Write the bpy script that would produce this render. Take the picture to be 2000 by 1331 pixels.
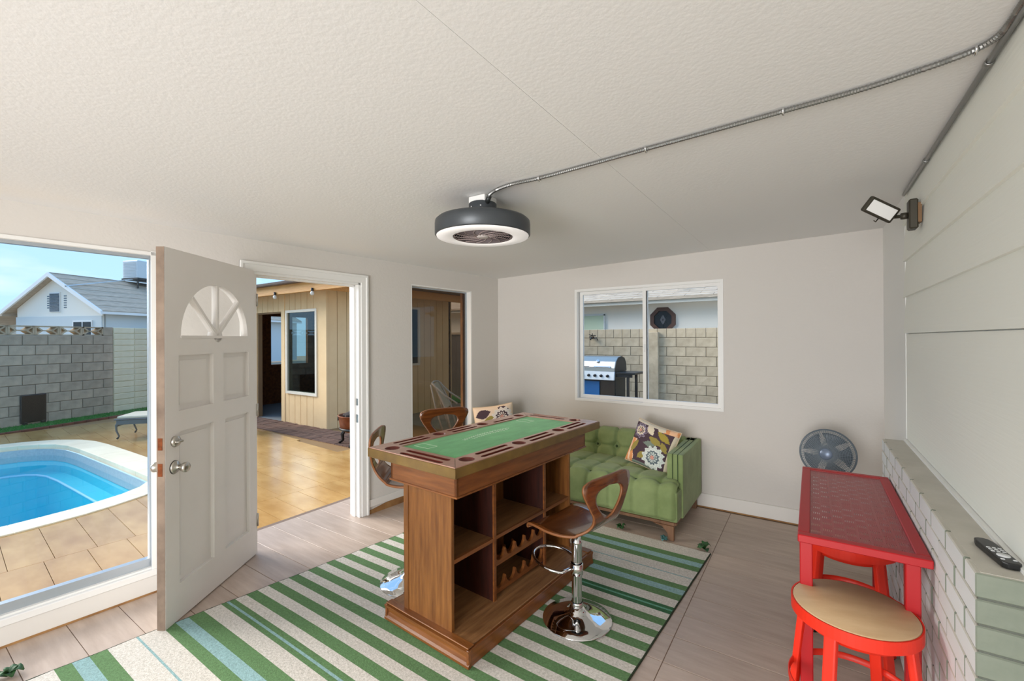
import bpy, bmesh, math, random
from mathutils import Vector, Matrix
random.seed(7)
for o in list(bpy.data.objects): bpy.data.objects.remove(o)
SC = bpy.context.scene
COL = SC.collection
R = math.radians

# ------------------------------------------------------------------ camera
cam_d = bpy.data.cameras.new('camera'); cam = bpy.data.objects.new('camera', cam_d); COL.objects.link(cam)
yaw, pit, rol = R(33.971), R(0.129), R(-0.294)
F = Vector((-math.sin(yaw)*math.cos(pit), math.cos(yaw)*math.cos(pit), math.sin(pit)))
Rt = Vector((math.cos(yaw), math.sin(yaw), 0)); Up = Rt.cross(F)
Rt, Up = Rt*math.cos(rol)+Up*math.sin(rol), Up*math.cos(rol)-Rt*math.sin(rol)
m = Matrix((Rt, Up, -F)).transposed().to_4x4(); m.translation = Vector((3.162, -4.393, 1.557))
cam.matrix_world = m
cam_d.sensor_width = 36; cam_d.lens = 36*869.129/2000; cam_d.shift_y = -5.02/2000; cam_d.clip_start = .02; cam_d.clip_end = 300
SC.camera = cam

# ------------------------------------------------------------------ world, sun, fill light
W = bpy.data.worlds.new('sky'); SC.world = W; W.use_nodes = True
nt = W.node_tree; nt.nodes.clear()
def wn(t): return nt.nodes.new(t)
tc = wn('ShaderNodeTexCoord'); sep = wn('ShaderNodeSeparateXYZ'); ramp = wn('ShaderNodeValToRGB')
nz = wn('ShaderNodeTexNoise'); mp = wn('ShaderNodeMapping'); cr = wn('ShaderNodeValToRGB'); mx = wn('ShaderNodeMixRGB'); bg = wn('ShaderNodeBackground'); out = wn('ShaderNodeOutputWorld')
ramp.color_ramp.elements[0].color = (.46, .72, 1, 1); ramp.color_ramp.elements[1].color = (.30, .56, .98, 1); ramp.color_ramp.elements[1].position = .55
mp.inputs['Scale'].default_value = (2.5, 2.5, 9); nz.inputs['Scale'].default_value = 2.2; nz.inputs['Detail'].default_value = 7
cr.color_ramp.elements[0].position = .52; cr.color_ramp.elements[0].color = (0, 0, 0, 1); cr.color_ramp.elements[1].position = .8; cr.color_ramp.elements[1].color = (.55, .55, .55, 1)
nt.links.new(tc.outputs['Generated'], sep.inputs[0]); nt.links.new(sep.outputs['Z'], ramp.inputs[0])
nt.links.new(tc.outputs['Generated'], mp.inputs[0]); nt.links.new(mp.outputs[0], nz.inputs[0]); nt.links.new(nz.outputs[0], cr.inputs[0])
nt.links.new(cr.outputs[0], mx.inputs[0]); nt.links.new(ramp.outputs[0], mx.inputs[1]); mx.inputs[2].default_value = (.95, .97, 1, 1)
nt.links.new(mx.outputs[0], bg.inputs[0]); bg.inputs[1].default_value = .98; nt.links.new(bg.outputs[0], out.inputs[0])
sun_d = bpy.data.lights.new('sun', 'SUN'); sun_d.energy = 4.0; sun_d.angle = R(40); sun_d.color = (1, .95, .87)
sun = bpy.data.objects.new('sun', sun_d); COL.objects.link(sun); sun.rotation_euler = Vector((.90, .38, -.52)).to_track_quat('-Z', 'Y').to_euler()
al_d = bpy.data.lights.new('front_fill_light', 'AREA'); al_d.shape = 'RECTANGLE'; al_d.size = 2.0; al_d.size_y = 1.9; al_d.energy = 66; al_d.spread = R(110); al_d.color = (1, .99, .98)
al = bpy.data.objects.new('front_fill_light', al_d); COL.objects.link(al); al.location = (2.38, -7.60, 1.10); al.rotation_euler = (R(95), 0, R(10))  # added fill lamp behind the camera, lifts the back wall and ceiling
SC.view_settings.view_transform = 'Standard'; SC.view_settings.look = 'None'; SC.view_settings.gamma = 1; SC.view_settings.use_curve_mapping = False
SC.view_settings.exposure = 0.5

# ------------------------------------------------------------------ materials
def lin(c):
    r = []
    for v in c[:3]:
        v /= 255; r.append(v/12.92 if v <= .04045 else ((v+.055)/1.055)**2.4)
    return (*r, 1)
MATS = {}
def M(name, col, rough=.5, metal=0., var=None, bump=None, rnd=0., spec=.5, attr=None, emit=0., stretch=(1, 1, 1), coat=0., trans=0., sheen=0.):
    if name in MATS: return MATS[name]
    m = bpy.data.materials.new(name); m.use_nodes = True; t = m.node_tree; b = t.nodes['Principled BSDF']; L = t.links.new
    b.inputs['Roughness'].default_value = rough; b.inputs['Metallic'].default_value = metal; b.inputs['Specular IOR Level'].default_value = spec
    if coat: b.inputs['Coat Weight'].default_value = coat; b.inputs['Coat Roughness'].default_value = .08
    if trans: b.inputs['Transmission Weight'].default_value = trans
    if sheen: b.inputs['Sheen Weight'].default_value = sheen; b.inputs['Sheen Roughness'].default_value = .4
    c = lin(col); b.inputs['Base Color'].default_value = c
    cur = None
    co = t.nodes.new('ShaderNodeTexCoord'); mpn = t.nodes.new('ShaderNodeMapping'); mpn.inputs['Scale'].default_value = stretch; L(co.outputs['Object'], mpn.inputs[0])
    if attr:
        a = t.nodes.new('ShaderNodeAttribute'); a.attribute_name = attr; cur = a.outputs['Color']
    if var:
        n = t.nodes.new('ShaderNodeTexNoise'); n.inputs['Scale'].default_value = var[0]; n.inputs['Detail'].default_value = 6; n.inputs['Roughness'].default_value = .6; L(mpn.outputs[0], n.inputs[0])
        rp = t.nodes.new('ShaderNodeValToRGB'); rp.color_ramp.elements[0].position = .3; rp.color_ramp.elements[1].position = .7
        lo = lin(var[1])
        if cur is None:
            rp.color_ramp.elements[0].color = lo; rp.color_ramp.elements[1].color = c; L(n.outputs[0], rp.inputs[0]); cur = rp.outputs[0]
        else:
            rp.color_ramp.elements[0].color = lo; rp.color_ramp.elements[1].color = (1, 1, 1, 1); L(n.outputs[0], rp.inputs[0])
            mm = t.nodes.new('ShaderNodeMixRGB'); mm.blend_type = 'MULTIPLY'; mm.inputs[0].default_value = 1; L(cur, mm.inputs[1]); L(rp.outputs[0], mm.inputs[2]); cur = mm.outputs[0]
    if rnd:
        oi = t.nodes.new('ShaderNodeObjectInfo'); mr = t.nodes.new('ShaderNodeMapRange'); mr.inputs['To Min'].default_value = 1-rnd; mr.inputs['To Max'].default_value = 1+rnd*.5; L(oi.outputs['Random'], mr.inputs[0])
        mm = t.nodes.new('ShaderNodeMixRGB'); mm.blend_type = 'MULTIPLY'; mm.inputs[0].default_value = 1; mm.inputs[1].default_value = c
        if cur is not None: L(cur, mm.inputs[1])
        L(mr.outputs[0], mm.inputs[2]); cur = mm.outputs[0]
    if cur is not None: L(cur, b.inputs['Base Color'])
    if bump:
        n2 = t.nodes.new('ShaderNodeTexNoise'); n2.inputs['Scale'].default_value = bump[0]; n2.inputs['Detail'].default_value = 3; L(mpn.outputs[0], n2.inputs[0])
        bp = t.nodes.new('ShaderNodeBump'); bp.inputs['Strength'].default_value = bump[1]; bp.inputs['Distance'].default_value = bump[2]; L(n2.outputs[0], bp.inputs['Height']); L(bp.outputs[0], b.inputs['Normal'])
    if emit:
        b.inputs['Emission Color'].default_value = c; b.inputs['Emission Strength'].default_value = emit
    MATS[name] = m; return m
def wood(name, c1, c2, axis='y', rough=.4, sc=1., rnd=0.12, coat=0.):
    s = {'x': (1.2, 14, 14), 'y': (14, 1.2, 14), 'z': (14, 14, 1.2)}[axis]
    return M(name, c1, rough, var=(3.0*sc, c2), bump=(9*sc, .15, .004), rnd=rnd, stretch=s, coat=coat)
def glass(name, tint=(1, 1, 1), f0=.05, rough=0., fmax=.6):
    m = bpy.data.materials.new(name); m.use_nodes = True; t = m.node_tree; t.nodes.clear(); L = t.links.new
    o = t.nodes.new('ShaderNodeOutputMaterial'); mix = t.nodes.new('ShaderNodeMixShader'); tr = t.nodes.new('ShaderNodeBsdfTransparent'); gl = t.nodes.new('ShaderNodeBsdfGlossy'); lw_ = t.nodes.new('ShaderNodeLayerWeight')
    pw_ = t.nodes.new('ShaderNodeMath'); pw_.operation = 'POWER'; pw_.inputs[1].default_value = 5; mr = t.nodes.new('ShaderNodeMapRange'); mr.inputs['To Min'].default_value = f0/2; mr.inputs['To Max'].default_value = fmax
    lw_.inputs[0].default_value = .5; L(lw_.outputs['Facing'], pw_.inputs[0]); L(pw_.outputs[0], mr.inputs[0])
    tr.inputs[0].default_value = (*tint, 1); gl.inputs['Roughness'].default_value = rough
    L(mr.outputs[0], mix.inputs[0]); L(tr.outputs[0], mix.inputs[1]); L(gl.outputs[0], mix.inputs[2]); L(mix.outputs[0], o.inputs[0]); return m

m_wall = M('wall_paint', (211, 206, 200), .85, bump=(42, .35, .004))
m_ceil = M('ceiling_paint', (232, 231, 229), .9, bump=(62, .22, .004))
m_white = M('white_paint', (232, 231, 228), .45)
m_door = M('door_paint', (238, 234, 231), .42, var=(1.3, (230, 225, 220)))
m_dooredge = M('door_edge', (150, 130, 112), .7, var=(6, (110, 92, 78)))
m_alu = M('window_aluminium', (176, 184, 192), .35, .6)
m_side = M('siding_paint', (238, 239, 231), .55, bump=(16, .25, .004), stretch=(1, .25, 6))
m_trim = M('trim_paint', (238, 238, 235), .6)
m_base = M('baseboard_paint', (224, 220, 214), .5)
m_stain = M('stained_wood', (176, 134, 84), .8, var=(5, (120, 78, 40)))
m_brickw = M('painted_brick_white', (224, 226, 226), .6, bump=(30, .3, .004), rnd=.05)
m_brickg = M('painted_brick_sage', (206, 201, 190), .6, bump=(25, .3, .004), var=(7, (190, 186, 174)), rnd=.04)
m_bricke = M('brick_end_dark', (128, 134, 120), .6, bump=(25, .4, .005), var=(9, (112, 120, 106)), rnd=.05)
m_mortar = M('mortar', (205, 205, 202), .9, bump=(60, .4, .004))
m_mortard = M('dark_mortar', (92, 96, 88), .9, bump=(60, .6, .006))
m_plank = M('floor_plank', (196, 178, 164), .42, var=(2.2, (172, 152, 137)), bump=(8, .06, .003), rnd=.07, stretch=(1.2, 9, 1))
m_grout = M('grout', (128, 108, 94), .9)
m_chrome = M('chrome', (225, 226, 228), .05, 1.)
m_steel = M('brushed_steel', (190, 186, 178), .3, 1.)
m_brass = M('old_brass', (150, 82, 44), .4, .7, var=(20, (70, 36, 22)))
m_blackp = M('black_plastic', (18, 18, 20), .35)
m_glass = glass('window_glass', (.985, .99, .985), .02)
m_tint = glass('tinted_glass', (.62, .53, .44), .06)
m_dark = M('dark_metal', (52, 54, 54), .45, .5)
m_oak = wood('oak_side', (134, 86, 40), (94, 54, 22), 'z', .38)
m_oakh = wood('oak_rail', (134, 80, 38), (96, 52, 22), 'y', .36)
m_oakx = wood('oak_end_rail', (140, 86, 42), (100, 56, 24), 'x', .36)
m_oakin = wood('oak_shaded', (62, 24, 14), (34, 13, 8), 'z', .45)  # shelf recess shade put into the divider colour
m_oakpl = wood('oak_plinth', (152, 110, 70), (110, 72, 40), 'y', .5)
m_rail = M('rail_leather', (186, 146, 128), .28, var=(9, (166, 122, 104)), coat=.25)
m_cup = M('cup_recess', (104, 44, 34), .35)
m_gilt = M('bronze_edge', (124, 98, 48), .4, .2, var=(8, (96, 72, 34)))
m_felt = M('green_felt', (98, 180, 106), .95, var=(6, (78, 154, 86)), bump=(140, .3, .002), sheen=.2, stretch=(3, 1, 1))
m_print = M('felt_print', (222, 238, 214), .9)
m_rug = M('rug_weave', (255, 255, 255), .97, var=(90, (205, 205, 200)), bump=(260, .6, .003), attr='Col')
m_rugedge = M('rug_binding', (40, 52, 34), .95)
m_velvet = M('green_velvet', (142, 158, 106), .8, var=(4, (112, 130, 78)), sheen=.15, bump=(200, .08, .002))
m_velvetd = M('green_velvet_button', (52, 72, 38), .8)
m_legw = wood('sofa_leg_wood', (132, 96, 68), (104, 72, 48), 'z', .5)
m_cush = M('cushion_print', (255, 255, 255), .9, attr='Col', bump=(300, .2, .002))
m_ply = wood('walnut_ply', (122, 70, 32), (78, 40, 16), 'y', .22, 1.3, coat=.8)
m_plyedge = M('ply_edge', (134, 84, 48), .45)
m_red = M('red_paint', (172, 8, 18), .45)
m_redp = M('red_panel', (160, 10, 28), .4)
m_orange = M('red_orange_paint', (224, 42, 16), .42)
m_seatw = M('pale_plywood', (212, 182, 142), .5, var=(4, (194, 160, 120)), bump=(30, .1, .003), stretch=(1, 3, 1))
m_fandark = M('fan_grey', (70, 74, 78), .4, .3)
m_fanring = M('light_diffuser', (236, 232, 230), .4, emit=.25)
m_fangrill = M('fan_grille', (120, 108, 110), .4)
m_fanblk = M('fan_inside', (30, 30, 32), .6)
m_fan2 = M('floor_fan_plastic', (84, 96, 106), .35)
m_fanw = M('floor_fan_wire', (128, 140, 150), .4)
m_conduit = M('conduit_metal', (150, 150, 148), .32, .9)
m_led = M('led_panel', (238, 238, 236), .35)
m_bronze = M('bronze_fixture', (64, 60, 50), .45, .4)
m_leaf = M('ivy_leaf', (46, 94, 46), .5, var=(25, (28, 62, 30)))
m_teal = M('teal_ribbon', (92, 148, 146), .5, var=(40, (54, 100, 104)))
# outside
m_patio = M('patio_tile', (212, 168, 104), .2, var=(2.4, (180, 132, 72)), bump=(6, .05, .004), rnd=.06, stretch=(1, 2.2, 1))
m_pgrout = M('patio_grout', (150, 116, 74), .9)
m_cop = M('pool_coping', (250, 234, 202), .7, var=(3, (236, 219, 186)), rnd=.04)
m_pool = M('pool_plaster', (10, 210, 228), .6)
m_pool2 = M('pool_ledge', (170, 226, 246), .6)
m_ptile = M('pool_tile', (196, 198, 196), .3, var=(40, (172, 176, 178)))
m_water = glass('pool_water', (.92, .98, 1.0), .04, .01)
m_block = M('grey_block', (188, 173, 152), .9, var=(5, (156, 144, 126)), bump=(60, .4, .006), rnd=.14)
m_blockm = M('block_mortar', (136, 130, 120), .95)
m_block2 = M('beige_block', (200, 182, 154), .9, var=(5, (168, 150, 124)), bump=(60, .4, .006), rnd=.1)
m_block2m = M('beige_mortar', (156, 142, 122), .95)
m_cream = M('cream_block', (232, 226, 198), .85, var=(4, (218, 210, 178)), bump=(40, .4, .006), rnd=.05)
m_turf = M('turf', (56, 140, 52), .9, var=(30, (40, 112, 40)))
m_edge = M('brick_edging', (120, 70, 46), .85, var=(6, (86, 48, 32)), rnd=.2)
m_paver = M('brick_paver', (118, 86, 70), .85, var=(8, (84, 60, 50)), bump=(50, .4, .006), rnd=.25)
m_tan = M('tan_siding', (232, 200, 152), .75, var=(2, (220, 186, 138)))
m_tand = M('tan_groove', (130, 104, 74), .9)
m_beam = wood('cedar_beam', (216, 160, 88), (190, 130, 62), 'x', .6)
m_shing = M('brown_shingle', (128, 108, 92), .9, var=(12, (96, 80, 68)), rnd=.15)
m_osb = M('osb_board', (128, 78, 36), .85, var=(18, (82, 46, 18)))
m_conc = M('shed_floor', (120, 124, 124), .8)
m_grnd = M('yard_ground', (170, 156, 134), .95, var=(3, (146, 132, 112)))
m_stucco = M('house_wall', (240, 234, 222), .85, bump=(30, .2, .005))
m_stuccob = M('house_wall_blue', (206, 212, 212), .85)
m_shingle = M('grey_shingle', (196, 180, 160), .9, var=(3, (166, 151, 134)), bump=(10, .6, .02), stretch=(1, 1, 6))
m_ventd = M('vent_slat', (96, 112, 124), .6)
m_winblk = M('dark_pane', (40, 46, 50), .3, spec=.2)
m_blind = M('window_blind', (188, 204, 178), .6)
m_octo = M('octagon_frame', (92, 60, 44), .5, var=(10, (70, 44, 34)))
m_rust = M('rusty_copper', (134, 74, 40), .5, .5, var=(7, (96, 46, 24)))
m_lounge = M('cast_aluminium', (86, 94, 96), .5, .5)
m_loungec = M('lounge_sling', (206, 196, 172), .8)
m_stripe = M('striped_cushion', (120, 156, 134), .8, var=(9, (60, 92, 76)), stretch=(6, 1, 1))
m_blue = M('blue_panel', (18, 96, 158), .5)
m_bulb = glass('bulb_glass', (.9, .9, .88), .06)
m_swhite = M('cooler_metal', (206, 212, 214), .5)
m_fence = wood('grey_fence_wood', (142, 138, 136), (112, 108, 106), 'z', .8)

# ------------------------------------------------------------------ geometry helpers
class B:
    def __init__(s): s.bm = bmesh.new(); s.mi = 0
    def _f(s, vs, sm=False):
        try:
            f = s.bm.faces.new(vs); f.material_index = s.mi; f.smooth = sm; return f
        except ValueError: return None
    def box(s, x0, y0, z0, x1, y1, z1):
        v = [s.bm.verts.new(p) for p in ((x0,y0,z0),(x1,y0,z0),(x1,y1,z0),(x0,y1,z0),(x0,y0,z1),(x1,y0,z1),(x1,y1,z1),(x0,y1,z1))]
        for q in ((0,3,2,1),(4,5,6,7),(0,1,5,4),(1,2,6,5),(2,3,7,6),(3,0,4,7)): s._f([v[i] for i in q])
        return s
    def obox(s, c, ax, ay, az):      # oriented box: centre and half-axis vectors
        c, ax, ay, az = map(Vector, (c, ax, ay, az)); v = []
        for k in (-1, 1):
            for i, j in ((-1,-1),(1,-1),(1,1),(-1,1)): v.append(s.bm.verts.new(c+ax*i+ay*j+az*k))
        for q in ((0,3,2,1),(4,5,6,7),(0,1,5,4),(1,2,6,5),(2,3,7,6),(3,0,4,7)): s._f([v[i] for i in q])
        return s
    def bar(s, p, q, w, h, up=(0,0,1)):   # rectangular bar between two points
        p, q = Vector(p), Vector(q); d = q-p; l = d.length; d.normalize(); u = Vector(up)
        if abs(d.dot(u)) > .95: u = Vector((1,0,0))
        a = d.cross(u).normalized(); b = a.cross(d)
        return s.obox((p+q)/2, d*l/2, a*w/2, b*h/2)
    def prism(s, poly, fn, a, b, sm=False):      # poly of 2D points, fn(u,v,t)->3D
        n = len(poly); A = [s.bm.verts.new(fn(u,v,a)) for u,v in poly]; C = [s.bm.verts.new(fn(u,v,b)) for u,v in poly]
        s._f(A[::-1]); s._f(C)
        for i in range(n): s._f([A[i],A[(i+1)%n],C[(i+1)%n],C[i]], sm)
        return s
    def lathe(s, prof, c=(0,0,0), seg=24, mat=None, sm=True):   # prof [(r,z)]
        rings = []; c = Vector(c); m3 = mat or Matrix.Identity(3)
        for r, z in prof:
            if r < 1e-6: rings.append([s.bm.verts.new(c+m3@Vector((0,0,z)))])
            else: rings.append([s.bm.verts.new(c+m3@Vector((r*math.cos(2*math.pi*i/seg), r*math.sin(2*math.pi*i/seg), z))) for i in range(seg)])
        for A, C in zip(rings, rings[1:]):
            for i in range(seg):
                j = (i+1) % seg
                if len(A) == 1 and len(C) == 1: continue
                if len(A) == 1: s._f([A[0],C[j],C[i]], sm)
                elif len(C) == 1: s._f([A[i],A[j],C[0]], sm)
                else: s._f([A[i],A[j],C[j],C[i]], sm)
        return s
    def cyl(s, p, q, r, r2=None, seg=12, sm=True):
        p, q = Vector(p), Vector(q); d = (q-p); l = d.length
        m3 = d.to_track_quat('Z','Y').to_matrix(); r2 = r if r2 is None else r2
        return s.lathe([(0,0),(r,0),(r2,l),(0,l)], p, seg, m3, sm)
    def tube(s, path, r, seg=8, closed=False, sm=True):
        P = [Vector(p) for p in path]; n = len(P); rings = []; ra = r if isinstance(r, list) else [r]*n
        t0 = None
        for i in range(n):
            if closed: t = P[(i+1)%n]-P[i-1]
            else: t = P[min(i+1,n-1)]-P[max(i-1,0)]
            t.normalize()
            if t0 is None:
                a = t.orthogonal().normalized()
            else:
                a = (a - t*a.dot(t)).normalized()
            t0 = t; b = t.cross(a)
            rings.append([s.bm.verts.new(P[i]+(a*math.cos(2*math.pi*k/seg)+b*math.sin(2*math.pi*k/seg))*ra[i]) for k in range(seg)])
        for i in range(n if closed else n-1):
            A, C = rings[i], rings[(i+1)%n]
            sh = 0
            if closed and i == n-1:
                sh = min(range(seg), key=lambda k: (C[k].co-A[0].co).length)
            for k in range(seg): s._f([A[k],A[(k+1)%seg],C[(k+1+sh)%seg],C[(k+sh)%seg]], sm)
        if not closed: s._f(rings[0][::-1]); s._f(rings[-1])
        return s
    def grid(s, fn, nu, nv, sm=True):
        V = [[s.bm.verts.new(fn(i/nu, j/nv)) for j in range(nv+1)] for i in range(nu+1)]
        for i in range(nu):
            for j in range(nv): s._f([V[i][j],V[i+1][j],V[i+1][j+1],V[i][j+1]], sm)
        return s
    def bev(s, w, seg=1):
        bmesh.ops.recalc_face_normals(s.bm, faces=s.bm.faces[:])
        es = [e for e in s.bm.edges if e.is_manifold and e.calc_face_angle(0) > .6]
        bmesh.ops.bevel(s.bm, geom=es, offset=w, offset_type='OFFSET', segments=seg, profile=.6, affect='EDGES', clamp_overlap=True); return s
    def mesh(s, name, mats, fix=True):
        if fix: bmesh.ops.recalc_face_normals(s.bm, faces=s.bm.faces[:])
        me = bpy.data.meshes.new(name); s.bm.to_mesh(me); s.bm.free()
        for x in (mats if isinstance(mats, (list, tuple)) else [mats]): me.materials.append(x)
        return me
    def obj(s, name, mats, parent=None, loc=(0,0,0), rot=(0,0,0), fix=True):
        return put(name, s.mesh(name, mats, fix), parent, loc, rot)
def put(name, me, parent=None, loc=(0,0,0), rot=(0,0,0)):
    o = bpy.data.objects.new(name, me); COL.objects.link(o); o.parent = parent; o.location = loc; o.rotation_euler = rot; return o
def tag(o, label, cat, group=None, kind=None):
    o['label'] = label; o['category'] = cat
    if group: o['group'] = group
    if kind: o['kind'] = kind
    return o
def thing(name, label, cat, loc=(0,0,0), rot=(0,0,0), group=None, kind=None):
    return tag(put(name, None, None, loc, rot), label, cat, group, kind)
def tree_copy(o, parent=None):
    c = o.copy(); COL.objects.link(c); c.parent = parent
    for ch in o.children: tree_copy(ch, c)
    return c
def bx(name, mat, parent, *a, bev=0, loc=(0,0,0), rot=(0,0,0)):
    b = B().box(*a)
    if bev: b.bev(bev)
    return b.obj(name, mat, parent, loc, rot)
def holed(b, plane, u0, u1, z0, z1, t0, t1, holes):   # wall slab with rectangular holes; plane 'x' (u = y) or 'y' (u = x)
    us = sorted({u0, u1, *[h[0] for h in holes], *[h[1] for h in holes]}); zs = sorted({z0, z1, *[h[2] for h in holes], *[h[3] for h in holes]})
    P = (lambda u, t, z: (t, u, z)) if plane == 'x' else (lambda u, t, z: (u, t, z))
    inh = lambda u, z: any(h[0] < u < h[1] and h[2] < z < h[3] for h in holes)
    solid = lambda i, j: 0 <= i < len(us)-1 and 0 <= j < len(zs)-1 and not inh((us[i]+us[i+1])/2, (zs[j]+zs[j+1])/2)
    for i in range(len(us)-1):
        for j in range(len(zs)-1):
            if not solid(i, j): continue
            a, c, d, e = us[i], us[i+1], zs[j], zs[j+1]
            for t in (t0, t1): b._f([b.bm.verts.new(P(*q)) for q in ((a,t,d),(c,t,d),(c,t,e),(a,t,e))])
            if not solid(i-1, j): b._f([b.bm.verts.new(P(*q)) for q in ((a,t0,d),(a,t1,d),(a,t1,e),(a,t0,e))])
            if not solid(i+1, j): b._f([b.bm.verts.new(P(*q)) for q in ((c,t0,d),(c,t1,d),(c,t1,e),(c,t0,e))])
            if not solid(i, j-1): b._f([b.bm.verts.new(P(*q)) for q in ((a,t0,d),(c,t0,d),(c,t1,d),(a,t1,d))])
            if not solid(i, j+1): b._f([b.bm.verts.new(P(*q)) for q in ((a,t0,e),(c,t0,e),(c,t1,e),(a,t1,e))])
    bmesh.ops.remove_doubles(b.bm, verts=b.bm.verts[:], dist=1e-5)
    return b
def mitre(b, P, a0, a1, z0, z1, wl, wr_, wb_, wt, t0, t1):    # four mitred bars; P(u, t, z) -> point
    o = [(a0, z0), (a1, z0), (a1, z1), (a0, z1)]; i_ = [(a0+wl, z0+wb_), (a1-wr_, z0+wb_), (a1-wr_, z1-wt), (a0+wl, z1-wt)]
    for k in range(4):
        j = (k+1) % 4; b.prism([o[k], o[j], i_[j], i_[k]], lambda u, v, t: P(u, t, v), t0, t1)
    return b
PX = lambda u, t, z: (t, u, z)
PY = lambda u, t, z: (u, t, z)
LW = (0, 0, R(-3.772))      # the left wall stands a little out of square

# ================================================================== SETTING
WX, BX, ZL = 3.616, 3.507, .951
def ceil_z(x): return 2.29+.0274*x
# floor
fl = B().box(-.65, -7.8, -.12, 3.75, .12, -.003).obj('floor', m_grout); tag(fl, 'wood-look plank tile floor of the room', 'floor', kind='structure')
pw, pg = .2175, .0035
shape = {}
def plank(x0, x1, y0):
    k = round(x1-x0, 4)
    if k not in shape: shape[k] = B().box(0, 0, -.02, x1-x0-pg, pw-pg, 0).bev(.0012).mesh('floor_plank', m_plank)
    put('floor_plank', shape[k], fl, (x0, y0, 0))
row = -1.778+pw*8; r_i = 0
while row > -7.7:
    xs = [-.60, 1.06, 2.56, 3.74]
    y0 = row-pw
    if y0+pw < .02:
        for a, c in zip(xs, xs[1:]): plank(a, c, y0)
    row -= pw
# ceiling
b = B()
for x0, x1 in ((-.7, 2.3940), (2.395, 3.9)):
    b.prism([(x0, ceil_z(x0)), (x1, ceil_z(x1)), (x1, ceil_z(x1)+.05), (x0, ceil_z(x0)+.05)], lambda u, v, t: (u, t, v), -7.9, .3)
b.prism([(-.8, ceil_z(-.8)+.05), (3.9, ceil_z(3.9)+.05), (3.9, ceil_z(3.9)+.15), (-.8, ceil_z(-.8)+.15)], lambda u, v, t: (u, t, v), -7.9, .3)
ceil_o = b.obj('ceiling', m_ceil); tag(ceil_o, 'textured off-white sloping ceiling with a drywall seam', 'ceiling', kind='structure')
# left wall
DT0, DT1 = -2.80, -1.90
wl = holed(B(), 'x', -7.85, .12, -.12, 2.30, -.14, 0, [(DT0, DT1, -.12, 2.055), (-7.5, -3.342, .148, 2.097), (-1.335, -.470, .12, 2.100)]).obj('wall_left', m_wall, None, rot=LW)
tag(wl, 'warm grey textured wall with the open doorway and two fixed windows', 'wall', kind='structure')
# back wall
WB = (1.033, 2.497, .894, 2.084)
wb = holed(B(), 'y', -.12, 3.76, -.12, 2.45, 0, .13, [WB]).obj('wall_back', m_wall); tag(wb, 'warm grey textured wall with the sliding window above the sofa', 'wall', kind='structure')
# right wall with siding
wr = B().box(WX+.014, -7.85, -.12, 3.76, .0, 2.42).obj('wall_right', m_trim); tag(wr, 'white lap-sided wall above the brick ledge', 'wall', kind='structure')
e = .209
bounds = [ZL+3*e, ZL+4*e, ZL+5*e, ZL+6*e, 2.42]
for z0, z1 in zip(bounds, bounds[1:]):
    B().prism([(WX-.010, z0), (WX+.004, z1+.004), (WX+.02, z1+.004), (WX+.02, z0)], lambda u, v, t: (u, t, v), -7.7, -.955).obj('siding_board', m_side, wr)
bx('siding_panel', m_side, wr, WX+.003, -7.7, ZL+.012, WX+.02, -.955, ZL+3*e-.004)
bx('siding_panel', m_side, wr, WX+.006, -7.7, -.1, WX+.02, -2.80, ZL+.010)
bx('corner_board', m_trim, wr, WX, -.950, -.1, WX+.02, 0, 2.42)
# front wall (behind the camera) with an opening added for the fill light
wf = holed(B(), 'y', -.8, 3.76, -.12, 2.45, -7.86, -7.70, [(1.35, 3.42, .15, 2.15)]).obj('wall_front', m_wall); tag(wf, 'warm grey wall behind the viewer with an opening added for fill light', 'wall', kind='structure')
# brick low wall
y_far, y_near = -.950, -2.778
wk = B().box(BX+.007, y_near+.007, 0, WX+.004, y_far, ZL-.008).obj('wall_right_lower', m_mortar); tag(wk, 'painted brick half wall forming a ledge along the siding', 'wall', kind='structure')
ch = ZL/14; bl = .2032
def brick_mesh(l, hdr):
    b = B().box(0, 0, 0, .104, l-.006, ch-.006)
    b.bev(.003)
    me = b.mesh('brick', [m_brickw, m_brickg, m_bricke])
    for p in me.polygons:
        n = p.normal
        p.material_index = 2 if n.y < -.3 else (1 if n.z > .3 else 0)  # brick ends darkest, tops next, other faces white
    return me
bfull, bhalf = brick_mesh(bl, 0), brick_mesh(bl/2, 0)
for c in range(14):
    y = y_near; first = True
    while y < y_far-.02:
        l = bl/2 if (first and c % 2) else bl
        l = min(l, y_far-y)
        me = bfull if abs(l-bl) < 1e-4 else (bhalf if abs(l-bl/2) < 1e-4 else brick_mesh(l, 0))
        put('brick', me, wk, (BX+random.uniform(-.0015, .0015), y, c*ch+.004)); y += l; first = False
bx('mortar_joint', m_mortard, wk, BX+.006, y_near+.004, 0, WX+.003, y_near+.012, ZL-.012)
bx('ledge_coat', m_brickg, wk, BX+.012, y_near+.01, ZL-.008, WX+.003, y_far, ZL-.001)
bx('wall_caulk', m_trim, wk, WX-.012, y_near+.01, ZL-.006, WX+.006, y_far, ZL+.010)
# baseboards
bb = B().box(0, -.014, 0, WX, 0, .125).bev(.003).obj('baseboard_back', m_base); tag(bb, 'white baseboard along the back wall', 'baseboard', kind='structure')
bx('stained_foot', m_stain, bb, .4, -.020, 0, 3.4, -.004, .010)
bb = put('baseboard_left', None, None, rot=LW); tag(bb, 'white baseboard with a peeling brown foot beside the doorway', 'baseboard', kind='structure')
bx('board', m_base, bb, 0, -1.83, .06, .012, -.02, .125, bev=.003)
B().prism([(-1.825, 0), (-.02, 0), (-.02, .062), (-.9, .055), (-1.4, .068), (-1.6, .06), (-1.825, .03)], lambda u, v, t: (t, u, v), 0, .010).obj('stained_foot', m_stain, bb)

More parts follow.
